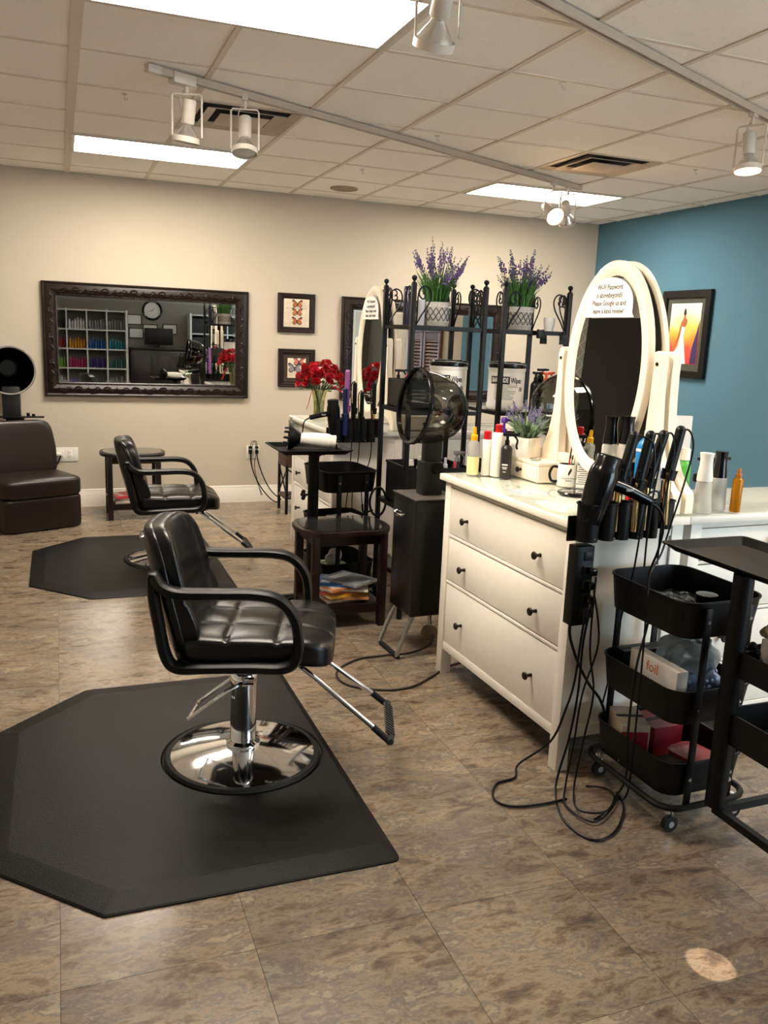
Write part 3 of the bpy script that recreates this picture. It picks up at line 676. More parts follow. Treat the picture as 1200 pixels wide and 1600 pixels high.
# painting of a woman on the blue wall; local x runs along -Y, front faces -X
t = thing('framed_painting', 'black-framed sunset painting of a woman in white on the blue wall', 'picture', (XW1-.002, 6.22, 1.68))
PM = frame_mat((0, -1, 0), (0, 0, 1), (0, 0, 0)); w, h = .31, .375
MB().ring([(-w, -h), (w, -h), (w, h), (-w, h)], [(-w+.06, -h+.06), (w-.06, -h+.06), (w-.06, h-.06), (-w+.06, h-.06)], 0, .035, M=PM).build('picture_frame', mat('black_frame', '#0d0b0b', .35), t)
MB().prism([(-w+.05, -h+.05), (w-.05, -h+.05), (w-.05, h-.05), (-w+.05, h-.05)], 0, .012, M=PM).build('mount_board', mat('grey_green_mount', '#4a4d44', .8), t)
def sunset():
    m = bpy.data.materials.new('sunset_wash'); m.use_nodes = True; nt = m.node_tree; N = nt.nodes; L = nt.links; b = N['Principled BSDF']; b.inputs['Roughness'].default_value = .7
    tc = N.new('ShaderNodeTexCoord'); sp_ = N.new('ShaderNodeSeparateXYZ'); L.new(tc.outputs['Object'], sp_.inputs[0])
    n = N.new('ShaderNodeTexNoise'); n.inputs['Scale'].default_value = 9; L.new(tc.outputs['Object'], n.inputs['Vector'])
    ma = N.new('ShaderNodeMath'); ma.operation = 'MULTIPLY_ADD'; L.new(n.outputs['Fac'], ma.inputs[0]); ma.inputs[1].default_value = .22; L.new(sp_.outputs['Z'], ma.inputs[2])
    mr = N.new('ShaderNodeMapRange'); L.new(ma.outputs[0], mr.inputs[0]); mr.inputs[1].default_value = -.17; mr.inputs[2].default_value = .38
    r = N.new('ShaderNodeValToRGB'); L.new(mr.outputs[0], r.inputs[0]); e = r.color_ramp.elements
    e[0].color = lin('#c5343a')+(1,); e[1].color = lin('#cfdde0')+(1,)
    for p, c in ((.25, '#d9503a'), (.45, '#e8a23c'), (.62, '#efd06a'), (.8, '#e2e2cc')): x = e.new(p); x.color = lin(c)+(1,)
    L.new(r.outputs[0], b.inputs['Base Color']); return m
MB().prism([(-.195, -.255), (.195, -.255), (.195, .265), (-.195, .265)], .012, .016, M=PM).build('canvas', sunset(), t)
fig = lambda pts, m, n, z=.0165: MB().prism(pts, z, z+.0015, M=PM).build(n, m, t)
fig([(.11, -.25), (.19, -.25), (.19, .12), (.165, .02), (.12, -.12)], mat('paint_violet', '#3a2a58', .7), 'violet_drape')
fig([(.0, -.02), (.05, -.22), (.06, -.255), (-.12, -.255), (-.13, -.18), (-.06, -.1), (-.03, .07), (.0, .08), (.012, .05)], mat('paint_white', '#dfe3e4', .7), 'white_gown')
fig([(-.035, .07), (-.045, .1), (-.02, .135), (-.012, .165), (.006, .165), (.008, .14), (.03, .125), (.028, .09), (.008, .06)], mat('paint_skin', '#b06a45', .7), 'bare_back', .0175)
fig([(-.022, .17), (-.02, .2), (-.005, .225), (.006, .205), (.012, .18), (.002, .16)], mat('paint_hair', '#2b1c17', .7), 'dark_hair', .018)
fig([(-.045, .10), (-.07, -.02), (-.12, -.12), (-.11, -.125), (-.055, -.02), (-.03, .08)], mat('paint_skin', '#b06a45'), 'arm', .0178)
# ------------------------------------------------------------------ outlets and plugs
def outlet(label, x, z, w=.115, plugs=0, dx=0):
    t = thing('wall_outlet', label, 'outlet', (x, YW1-.001, z)); MB().b2((-w/2, -.006, -.06), (w/2, 0, .06), .003).build('cover_plate', M_whitep, t)
    for px in ([-.032, .032] if w > .1 else [0]):
        s_ = MB().b2((px-.017, -.009, -.034), (px+.017, -.005, .034), .002).build('socket', M_whitep, t)
        mb = MB()
        for sz in (-.017, .017):
            for sx in (-.006, .006): mb.b2((px+sx-.0012, -.0096, sz-.004), (px+sx+.0012, -.0088, sz+.006))
        mb.build('slots', M_ink, s_)
    return t
outlet('white double outlet on the wall beside the brown bench', .03, .46, .20)
p = thing('plug', 'white plug in outlet with lead behind the bench', 'plug', (-.03, YW1-.012, .465))
MB().b2((-.03, -.035, -.012), (.03, 0, .012), .006).build('plug_body', M_whitep, p); MB().tube([(.02, -.03, -.01), (.0, -.04, -.06), (-.05, -.03, -.16), (-.08, -.01, -.3)], .006, 8).build('lead', M_black, p)
outlet('white outlet with two black plugs near the far dresser', 1.645, .465, .12)
for k, (dx, pts) in enumerate([(-.03, [(0, -.03, -.02), (.0, -.05, -.09), (.03, -.06, -.2), (.09, -.07, -.32), (.18, -.08, -.43), (.24, -.15, -.457)]), (.03, [(0, -.03, -.02), (.01, -.06, -.1), (.06, -.07, -.24), (.13, -.08, -.36), (.22, -.09, -.44)])]):
    p = thing('plug', ['black plug at left of the two in the far outlet', 'black plug at right of the two in the far outlet'][k], 'plug', (1.645+dx, YW1-.012, .47))
    MB().b2((-.014, -.035, -.018), (.014, 0, .018), .004).build('plug_body', M_black, p); MB().b2((-.014, -.03, .03-.0), (.014, 0, .052), .004).build('plug_head', M_black, p)
    MB().tube(pts, .0055, 8).build('lead', M_black, p)
    MB().tube([(0, -.025, .05), (.01-.02*k, -.04, .10), (.04-.08*k, -.045, .09), (.05-.1*k, -.04, .0), (.04-.08*k, -.03, -.15), (.1-.05*k, -.05, -.4)], .003, 6).build('thin_lead', M_black, p)
# ------------------------------------------------------------------ brown dryer bench and hood dryers
t = thing('dryer_bench', 'dark brown leatherette salon bench against the cream wall', 'bench', (-.405, 6.67, 0), math.radians(24.3))
W = .60
MB().cushion((W/2, .26, .133), (W/2, .26, .133), p=14, n=16).build('bench_base', M_brown, t, smooth=60)
MB().cushion((W/2, .255, .326), (W/2+.012, .27, .076), p=7, n=18, fn=lambda q, w: Vector((w.x, w.y, w.z+(.012*(1-q.x**2)*(1-q.y**2) if q.z > 0 else 0)))).build('seat_cushion', M_brown, t, smooth=60)
Mb = Matrix.Translation((W/2, .455, .575)) @ Matrix.Rotation(math.radians(-8), 4, 'X')
MB().cushion((0, 0, 0), (W/2-.015, .07, .225), p=6, n=18, fn=lambda q, w: Vector((w.x*(1-.10*max(0, q.z)), w.y, w.z)), M=Mb).build('back_cushion', M_brown, t, smooth=60)
def dome_shell(t, c, ax, R, mshell, mrim, open_deg=8):
    # bowl opening along ax
    Mx = Matrix.Translation(c) @ Vector(ax).to_track_quat('Z', 'Y').to_matrix().to_4x4()
    prof = [(R, 0.02), (R*1.0, 0), (R*.985, -.05), (R*.94, -.10), (R*.85, -.15), (R*.70, -.195), (R*.5, -.228), (R*.25, -.245), (0, -.25)]
    d = MB().lathe(prof, seg=56, M=Mx).build('dome', mshell, t, smooth=80)
    MB().lathe([(R-.006, .022), (R+.004, .026), (R+.009, .018), (R+.008, .004), (R-.001, 0), (R-.006, .022)], seg=56, M=Mx).build('dome_rim', mrim, d, smooth=60)
    return d, Mx
def hood_dryer(label, loc, rz, R=.178):
    # local: opening towards -x, cabinet at the origin
    t = thing('hood_dryer', label, 'hair dryer', loc, rz)
    MB().b2((-.12, -.13, .215), (.12, .13, .795), .006).build('cabinet', mat('black_satin_metal', '#0e0e0f', .3, var=.05), t)
    MB().b2((-.125, -.135, .795), (.125, .135, .803), .002).build('cabinet_top', mat('grey_cabinet_top', '#4a4642', .45, var=.15), t)  # grey top plate, lighter than the black cabinet
    MB().tube([(-.121, -.02, .71), (-.14, -.015, .705), (-.143, .03, .70), (-.14, .07, .705), (-.121, .075, .71)], .006, 8).build('pull_handle', M_chrome, t)
    MB().box((.01, 0, .885), (.105, .085, .165), bev=.006).build('neck_lower', mat('charcoal_plastic', '#1c1d1e', .4), t)
    MB().box((.015, 0, 1.02), (.085, .065, .16), bev=.006).build('neck_upper', mat('charcoal_plastic', '#1c1d1e', .4), t)
    MB().cyl((.02, -.05, .94), (.02, -.075, .94), .028, seg=14).build('tilt_knob', M_black, t)
    ax = Vector((-1, 0, .13)).normalized()
    d, Mx = dome_shell(t, (-.075, 0, 1.235), ax, R, M_smoke, M_blackgloss)
    vb = MB().lathe([(0, -.215), (.07, -.215), (.085, -.20), (.085, -.235), (0, -.24)], seg=28, M=Mx); vb.build('fan_housing', M_black, d)
    g = MB()
    for rr in (.03, .05, .07): g.lathe([(rr-.003, -.212), (rr, -.207), (rr+.003, -.212)], seg=28, M=Mx)
    g.build('vent_rings', M_blackgloss, d)
    for sy in (-1, 1):
        MB().tube([(-.09, sy*.10, .215), (-.12, sy*.105, .16), (-.17, sy*.11, .03), (-.165, sy*.10, .012)], .011, 10).build('leg_tube', M_steel, t)
    MB().tube([(-.165, -.11, .013), (-.17, -.09, .012), (-.17, .09, .012), (-.165, .11, .013)], .012, 10, n=4).build('foot_bar', M_rubber, t)
    for sy in (-.09, .09):
        MB().tube([(.08, sy, .215), (.09, sy, .12), (.10, sy, .05)], .009, 8).build('rear_leg', M_steel, t)
        MB().cyl((.10, sy-.014, .042), (.10, sy+.014, .042), .042, seg=24).build('wheel', mat('tan_rubber_wheel', '#6b5a44', .6), t)
    return t
near_dryer = hood_dryer('smoked-dome hood dryer on black cabinet left of the near dresser', (1.68, 3.78, 0), math.radians(2))
hood_dryer('hood dryer half hidden behind the near oval mirror', (2.50, 3.90, 0), math.radians(150), .19)
t = thing('hood_dryer', 'black bowl hood dryer standing behind the brown bench', 'hair dryer', (-.345, 7.46, 0))
MB().box((0, .04, .40), (.14, .10, .78), bev=.01).build('dryer_post', M_black, t)
MB().box((-.02, 0, .915), (.135, .09, .26), bev=.01).build('neck', mat('charcoal_plastic', '#1c1d1e', .4), t)
MB().b2((-.2, -.05, .797), (.22, .04, .806), .003).build('control_shelf', M_black, t)
for k, x in enumerate((.1, .14)): MB().cyl((x, -.01, .806), (x, -.01, .835-.008*k), .013, seg=10).build('control_knob', M_blackgloss, t)
d, Mx = dome_shell(t, (-.02, -.06, 1.175), Vector((.12, -1, -.06)), .185, M_blackgloss, mat('grey_rim', '#8e8a84', .3, var=.04))
MB().lathe([(0, -.18), (.06, -.18), (.07, -.165), (.075, -.2)], seg=24, M=Mx).build('fan_grille', mat('charcoal_plastic', '#1c1d1e'), d)
MB().b2((-.16, -.05, 0), (.16, .12, .03), .01).build('base_foot', M_black, t)
# ------------------------------------------------------------------ side tables and magazines
def side_table(label, loc, rz):
    t = thing('side_table', label, 'side table', loc, rz); H = .545
    poly = [(-.25, -.10), (-.21, -.17), (-.15, -.205), (.15, -.205), (.21, -.17), (.25, -.10), (.262, 0), (.25, .10), (.21, .17), (.15, .205), (-.15, .205), (-.21, .17), (-.25, .10), (-.262, 0)]
    tp = MB().prism(poly, H-.026, H, bev=.006).build('table_top', M_dwood, t)
    MB().prism([(x*.9, y*.9) for x, y in poly], H, H+.0035).build('glass_inset', mat('dark_grey_glass', '#232323', .09, var=.1, vscale=60, coat=.6), tp)
    for x in (-.19, .19):
        for y in (-.155, .155): MB().box((x, y, (H-.026)/2), (.042, .042, H-.026), bev=.003).build('leg', M_dwood, t)
    for y in (-.155, .155):
        MB().box((0, y, H-.055), (.34, .018, .055)).build('apron', M_dwood, t); MB().box((0, y, .105), (.34, .018, .045)).build('shelf_rail', M_dwood, t)
    for x in (-.19, .19):
        MB().box((x, 0, H-.055), (.018, .27, .055)).build('apron', M_dwood, t); MB().box((x, 0, .105), (.018, .27, .045)).build('shelf_rail', M_dwood, t)
    MB().box((0, 0, .125), (.37, .30, .012)).build('lower_shelf', M_dwood, t)
    return t
side_table('dark wood side table with magazines in front of the tray stand', (1.415, 4.315, 0), math.radians(1))
side_table('dark wood side table against the cream wall behind the far chair', (.545, 7.25, 0), 0)
def magazine(label, x, y, z, rz, col, col2, w=.20, h=.265, th=.006, group=None):
    t = thing('magazine', label, 'magazine', (x, y, z), rz, group)
    c = mat('magazine_'+col, col, .3, var=.35, vscale=16)
    MB().box((0, 0, th/2), (w-.004, h-.004, th*.8)).build('pages', M_paper, t)
    MB().box((0, 0, th-.0004), (w, h, .0008)).build('front_cover', c, t)
    MB().box((0, .07, th+.0002), (w*.8, .05, .0006)).build('masthead', mat('magazine_'+col2, col2, .35, var=.1), t)
    MB().box((-w/2, 0, th/2), (.001, h, th)).build('spine', c, t)
    return t
z = .1315
ML = [('#d8cfc0', '#6a7a4a', 'lowest pale magazine in the pile on the near table shelf', .01, -.01, .1), ('#c98a5a', '#e8d8b0', 'tan magazine second from the bottom of the near table pile', .02, -.03, -.2),
      ('#e2b23c', '#f0e2c8', 'yellow-edged magazine low in the near table pile', .0, -.02, .25), ('#d07050', '#f2ead8', 'coral magazine in the middle of the near table pile', -.03, -.01, .0),
      ('#e8e2d8', '#c05030', 'white magazine with red heading in the near table pile', .03, -.02, -.35), ('#d8935c', '#f0e0d0', 'orange food magazine high in the near table pile', -.02, -.02, .45),
      ('#2e64a8', '#d8e4f0', 'blue magazine on top of the near table pile', .0, -.01, -.5), ('#8a8f98', '#d8d8dc', 'thin grey leaflet lying on the blue magazine', .05, -.03, -1.0)]
for c, c2, lb, dx, dy, rz in ML:
    th = random.uniform(.009, .016); magazine(lb, 1.415+dx, 4.315+dy, z, PI/2+rz, c, c2, .19, .25, th); z += th+.0006
z = .1315
for c, c2, lb, dx, rz in [('#c9bcae', '#7a2a2a', 'lowest cream magazine on the far table shelf', -.04, .2), ('#d8d2c8', '#9a8a7a', 'pale magazine in the middle of the far table shelf', -.05, -.1), ('#b3363a', '#e8c8c0', 'red-covered magazine on top of the far table shelf', -.06, .4)]:
    magazine(lb, .545+dx, 7.23, z, PI/2+rz, c, c2, .20, .26, .02); z += .0206
# ------------------------------------------------------------------ rolling bin carts and tray trolleys
def tray_bin(t, w, d, z0, z1, r, name='bin', flare=.012):
    o = rrect(w, d, r, 6); b = rrect(w-2*flare, d-2*flare, r*.9, 6); bm = bmesh.new(); R = []
    rim = rrect(w+.008, d+.008, r+.004, 6); ins = rrect(w-.004, d-.004, r, 6); bi = rrect(w-2*flare-.004, d-2*flare-.004, r*.9, 6)
    for pl, z in ((b, z0), (o, z1-.006), (rim, z1-.004), (rim, z1+.002), (ins, z1+.002), (bi, z0+.004)): R.append([bm.verts.new((x, y, z)) for x, y in pl])
    n = len(o)
    for A, B in zip(R, R[1:]):
        for k in range(n): bm.faces.new((A[k], A[(k+1) % n], B[(k+1) % n], B[k]))
    bm.faces.new(R[0][::-1]); bm.faces.new(R[-1])
    mb = MB(); mb.bm.free(); mb.bm = bm; return mb.build(name, M_blackm, t, smooth=35)
def bin_cart(label, loc, rz, wire=True):
    t = thing('rolling_cart', label, 'cart', loc, rz); w, d = .335, .41
    for z0, z1 in ((.125, .243), (.375, .49), (.665, .785)): tray_bin(t, w, d, z0, z1, .065)
    for sy in (-1, 1):
        for sx in (-1, 1): MB().box((sx*.085, sy*(d/2+.008), .43), (.026, .008, .68), bev=.002).build('upright', M_blackm, t)
        b = MB()
        for z in (.19, .43, .725):
            for sx in (-1, 1): b.cyl((sx*.085, sy*(d/2+.010), z), (sx*.085, sy*(d/2+.015), z), .006, seg=8)
        stuff(b.build('bolts', M_steel, t))
    MB().tube([(x, y, .098) for x, y in rrect(w+.02, d+.04, .07, 4)], .011, 8, smooth=False, closed=True).build('base_frame', M_blackm, t)
    for sx in (-1, 1):
        for sy in (-1, 1):
            c = MB().cyl((sx*.135, sy*.19, .066), (sx*.135, sy*.19, .092), .009, seg=10).tube([(sx*.135-.006, sy*.19, .068), (sx*.135+.018, sy*.19, .06), (sx*.135+.02, sy*.19, .03)], .006, 6).build('caster', M_chrome, t)
            MB().cyl((sx*.135+.012, sy*.19-.010, .027), (sx*.135+.012, sy*.19+.010, .027), .027, seg=18).build('wheel', M_rubber, c)
            MB().cyl((sx*.135+.012, sy*.19-.012, .027), (sx*.135+.012, sy*.19+.012, .027), .011, seg=12).build('hub', M_steel, c)
    return t
bin_cart('black three-bin rolling cart beside the near dresser', (1.945, 2.21, 0), .03)
bin_cart('black three-bin rolling cart behind the near side table', (1.545, 4.77, 0), .08)
def trolley(label, loc, rz, tray, pole, shelves, zt):
    t = thing('tray_trolley', label, 'trolley', loc, rz); x0, y0, x1, y1 = tray
    o = [(x0, y0), (x1, y0), (x1, y1), (x0, y1)]; bm = bmesh.new(); R = []
    def rr(d): return [(a+(x0+x1)/2, b+(y0+y1)/2) for a, b in rrect(x1-x0+2*d, y1-y0+2*d, max(.006, .022+d), 3)]
    for dd, z in ((-.035, 0), (-.006, .022), (0, .022), (0, .027), (-.010, .027), (-.037, .004)): R.append([bm.verts.new((x, y, zt+z)) for x, y in rr(dd)])
    n = len(R[0])
    for A, B in zip(R, R[1:]):
        for k in range(n): bm.faces.new((A[k], A[(k+1) % n], B[(k+1) % n], B[k]))
    bm.faces.new(R[0][::-1]); bm.faces.new(R[-1])
    mb = MB(); mb.bm.free(); mb.bm = bm; mb.build('service_tray', mat('black_tray_plastic', '#08080a', .5, var=.25, vscale=25, spec=.15), t, smooth=30)
    px, py, pz = pole
    MB().cyl((px, py, pz), (px, py, zt), .031, seg=20).build('pole', M_blackm, t)
    kn = MB()
    dx = 1 if shelves else -1
    kn.cyl((px, py, .66), (px+dx*.055, py-.01, .66), .007, seg=10)
    for k in range(4): kn.sphere((px+dx*.06, py-.01+.018*math.cos(k*PI/2), .66+.018*math.sin(k*PI/2)), .013, 8, 6)
    kn.build('clamp_knob', M_black, t)
    for z in (.50, .24): MB().sphere((px+.028, py-.014, z), (.008, .008, .008), 10, 6).build('bolt', M_steel, t)
    if shelves:
        for (a0, b0, a1, b1, z0, z1) in shelves:
            s_ = MB(); s_.b2((a0, b0, z0), (a1, b1, z0+.004)).b2((a0, b0, z0), (a0+.006, b1, z1)).b2((a1-.006, b0, z0), (a1, b1, z1)).b2((a0, b1-.006, z0), (a1, b1, z1)).b2((a0, b0, z0), (a1, b0+.006, z1))
            s_.build('shelf_bin', M_blackm, t, smooth=0)
        for xx, yy in ((px+.33, py), (px+.33, -.60+py), (px-.0, py-.60)):
            MB().cyl((xx, yy, .06), (xx, yy, .64), .012, seg=10).build('corner_post', M_blackm, t)
            c = MB().cyl((xx, yy, .05), (xx, yy, .09), .01, seg=8).build('caster', M_chrome, t); MB().cyl((xx, yy-.01, .025), (xx, yy+.01, .025), .025, seg=16).build('wheel', M_rubber, c)
        MB().b2((px-.01, py-.61, .125), (px+.012, py, .15)).b2((px+.32, py-.61, .125), (px+.342, py, .15)).b2((px, py-.61, .125), (px+.33, py-.59, .15)).b2((px, py-.02, .125), (px+.33, py, .15)).build('base_frame', M_blackm, t)
    else:
        for k in range(4):
            a = PI/4+k*PI/2
            MB().tube([(px, py, .07), (px+.15*math.cos(a)-.06, py+.05*math.sin(a)-.02, .06)], .014, 8, smooth=False).build('base_leg', M_blackm, t)
            MB().cyl((px+.15*math.cos(a)-.07, py+.05*math.sin(a)-.02, .025), (px+.15*math.cos(a)-.05, py+.05*math.sin(a)-.02, .025), .025, seg=14).build('wheel', M_rubber, t)
    return t
trolley('black tray trolley cut by the right picture edge', (1.84, 2.23, 0), .012, (0, -.50, .36, 0), (.05, -.33, .15), [(.045, -.93, .36, -.315, .59, .67), (.045, -.93, .36, -.315, .37, .47)], .905)
trolley('black tray stand holding the white hair dryer', (1.06, 4.28, 0), .0, (0, -.0, .405, .375), (.27, .305, .06), None, .925)
# things in the near cart
def carton(name, label, cat, loc, rz, d, col, txt=None, tcol=None, tsize=.03, group=None, tilt=0, face=2, panel=None):
    t = thing(name, label, cat, loc, rz, group); m = mat('carton_'+col, col, .45, var=.05)
    MB().box((0, 0, d[2]/2), d, bev=.0015, seg=1).build('carton', m, t)
    MB().box((0, 0, d[2]+.0004), (d[0]*.96, .02 if d[1] > .05 else d[1]*.4, .0006)).build('lid_seam', mat('tape', '#cfc8b8', .4) if col[1] in 'cdef' else M_ink, t)
    if txt:
        F = frame_mat((0, -1, 0), (0, 0, 1), (-d[0]/2-.0006, 0, d[2]/2)) if face == 1 else frame_mat((1, 0, 0), (0, 0, 1), (0, -d[1]/2-.0006, d[2]/2))
        if panel:
            w_ = (d[1] if face == 1 else d[0])*.5; MB().prism([(-w_, -d[2]*.33), (w_*.9, -d[2]*.33), (w_*.9, d[2]*.33), (-w_, d[2]*.33)], 0, .0006, M=F).build('print_panel', mat('panel_'+panel, panel, .4), t)
        text(txt, tsize, mat('ink_'+tcol, tcol, .5, var=0), t, F @ Matrix.Translation((0, .05 if txt == 'foil' else 0, .0007)), 'lettering')
    return t
carton('foil_box', 'white foil box in the middle bin of the near cart', 'box', (1.842, 2.17, .38), -PI/2, (.24, .045, .16), '#e6e0d6', 'foil', '#d06a30', .05)
carton('product_box', 'black printed box at the back of the middle bin', 'box', (1.93, 2.365, .38), .0, (.20, .06, .125), '#141416', '· · · · · ·', '#d8d8d8', .035, face=2)
carton('product_box', 'second black box leaning beside bubble wrap in middle bin', 'box', (2.06, 2.27, .38), -.1, (.05, .10, .10), '#19191c')
carton('glove_box', 'red and white box in the lowest bin of the near cart', 'box', (1.86, 2.31, .13), -.35, (.10, .16, .14), '#b8a890', ' ', '#d8d0c0', .03, panel='#8f1f26')
carton('glove_box', 'dark red box behind the red tub in the lowest bin', 'box', (1.985, 2.32, .13), .05, (.13, .14, .11), '#7d1a26')
tb = thing('plastic_tub', 'clear tub with red lid in the lowest bin of near cart', 'tub', (1.985, 2.125, .13), .2)
MB().prism(rrect(.12, .12, .03), 0, .065).build('tub_body', mat('tub_grey', '#8a8078', .25, trans=.3), tb); MB().prism(rrect(.128, .128, .032), .065, .078, bev=.003).build('tub_lid', mat('tub_red', '#9c2a2e', .3), tb)
jr = thing('product_jar', 'squat black jar with printed label in the top bin of near cart', 'jar', (1.965, 2.12, .672))
MB().lathe([(0, 0), (.042, 0), (.045, .006), (.045, .05), (.03, .058), (.03, .075), (0, .075)], seg=28).build('jar_body', M_blackgloss, jr); MB().lathe([(.033, .072), (.035, .074), (.035, .1), (0, .103)], seg=28).build('jar_lid', M_blackgloss, jr)
MB().box((-.014, -.0448, .03), (.03, .001, .012)).build('label_patch', mat('grey_label', '#8d8d8c', .4), jr)
sm = thing('plastic_pouch', 'dark shiny plastic pouch lying in the top bin of near cart', 'pouch', (1.93, 2.25, .672))
MB().cushion((0, 0, .03), (.12, .09, .03), p=3, n=12, fn=lambda q, w: Vector((w.x, w.y, w.z+.006*math.sin(w.x*90)*math.sin(w.y*70)))).build('pouch_film', mat('dark_film', '#1d1d1f', .15, var=.1), sm)
bw = thing('bubble_wrap', 'crumpled clear bubble wrap in the middle bin of near cart', 'bubble wrap', (1.975, 2.17, .385))
def crump(q, w): 
    return Vector((w.x+.012*math.sin(w.y*95+w.z*60), w.y+.012*math.sin(w.x*80+1), w.z+.014*math.sin(w.x*70+w.y*60)))
MB().cushion((.01, .03, .13), (.085, .10, .075), p=2.6, n=16, fn=crump).build('clear_wrap', mat('clear_film', '#c9d3d8', .1, trans=.6, var=.1, ior=1.25, bump=1, bscale=60), bw)
bl = MB().cushion((-.01, -.03, .07), (.10, .055, .048), p=3.4, n=14, fn=crump).build('bluish_wrap', mat('bluish_film', '#7f8aa6', .18, var=.15), bw)
bb = MB()
for i in range(9):
    for k in range(4):
        bb.sphere((-.10+i*.022+(k % 2)*.011, -.083+.004*math.sin(i), .035+k*.02), (.009, .004, .009), 6, 4)
stuff(bb.build('air_bubbles', mat('bluish_film', '#7f8aa6'), bl))
# things in the right trolley
carton('wrap_box', 'box of end papers lettered in white on maroon at right edge', 'box', (2.09, 1.84, .596), -.02, (.20, .11, .10), '#c9b8b0', 'shamrock', '#e8e0d8', .033, panel='#6a1f3a')
mg = thing('paper_scrap', 'crumpled tan tissue lying on the maroon box', 'tissue', (2.06, 1.87, .699)); MB().cushion((0, 0, .02), (.07, .05, .022), p=3, n=10, fn=crump).build('tissue', mat('tan_tissue', '#b39a7c', .8), mg)
wr = thing('wire_rack', 'grey wire rack in the lower bin of right trolley', 'rack', (2.04, 1.72, .376)); r_ = MB()
for k in range(12): r_.tube([(-.12+k*.021, -.15, .012), (-.12+k*.021, .15, .012)], .003, 5, smooth=False)
r_.tube([(-.13, -.15, .008), (.12, -.15, .008), (.12, .15, .008), (-.13, .15, .008)], .004, 5, smooth=False, closed=True); r_.build('wires', M_steel, wr)
ev = thing('envelope', 'white envelope lying in the lower bin of right trolley', 'envelope', (1.945, 1.86, .376), .3); MB().b2((-.03, -.05, 0), (.03, .05, .003)).build('envelope_paper', M_paper, ev)
# ------------------------------------------------------------------ scroll racks
def rack(label, loc, w, d):
    t = thing('scroll_rack', label, 'shelf rack', loc); H = 1.835
    for x in (0, w):
        for y in (0, d):
            p = MB().box((x, y, H/2), (.025, .025, H), bev=.002).build('post', M_blackm, t)
            MB().lathe([(.0125, H), (.0125, H+.004), (.006, H+.008), (.006, H+.012), (.013, H+.02), (.015, H+.028), (.011, H+.036), (0, H+.041)], (x, y, 0), 14).build('finial', M_blackm, p)
    for z in (.25, .63, 1.17, 1.622):
        s_ = MB(); s_.b2((0, -.006, z-.022), (w, .006, z)).b2((0, d-.006, z-.022), (w, d+.006, z)).b2((-.006, 0, z-.022), (.006, d, z)).b2((w-.006, 0, z-.022), (w+.006, d, z))
        s_.b2((0, 0, z-.003), (w, d, z))
        s_.build('shelf', M_blackm, t, smooth=0)
    def scroll(o, dx, dy):
        # heart-half scroll rising from the shelf beside a post and curling at the top
        c = []
        c.append((.008, .0)); c.append((.035, .05)); c.append((.075, .11)); c.append((.088, .155)); c.append((.075, .19)); c.append((.045, .20)); c.append((.022, .18)); c.append((.022, .15)); c.append((.042, .135)); c.append((.058, .15)); c.append((.05, .167)); c.append((.04, .16))
        MB().tube([(o[0]+dx*a, o[1]+dy*a, o[2]+b) for a, b in c], .0042, 6, n=4).build('scroll', M_blackm, t)
        MB().tube([(o[0]+dx*a, o[1]+dy*a, o[2]+b) for a, b in [(.008, .0), (.012, .06), (.012, .13), (.02, .18), (.04, .195), (.055, .18), (.05, .165)]], .0038, 6, n=4).build('scroll', M_blackm, t)
    z = 1.622
    for y in (0, d): scroll((.012, y, z), 1, 0); scroll((w-.012, y, z), -1, 0)
    for x in (0, w): scroll((x, .012, z), 0, 1); scroll((x, d-.012, z), 0, -1)
    return t
rack('left black scroll-top metal rack beside the far dresser', (1.745, 4.225, 0), .42, .41)
rack('right black scroll-top metal rack behind the near dresser', (2.285, 4.225, 0), .405, .41)
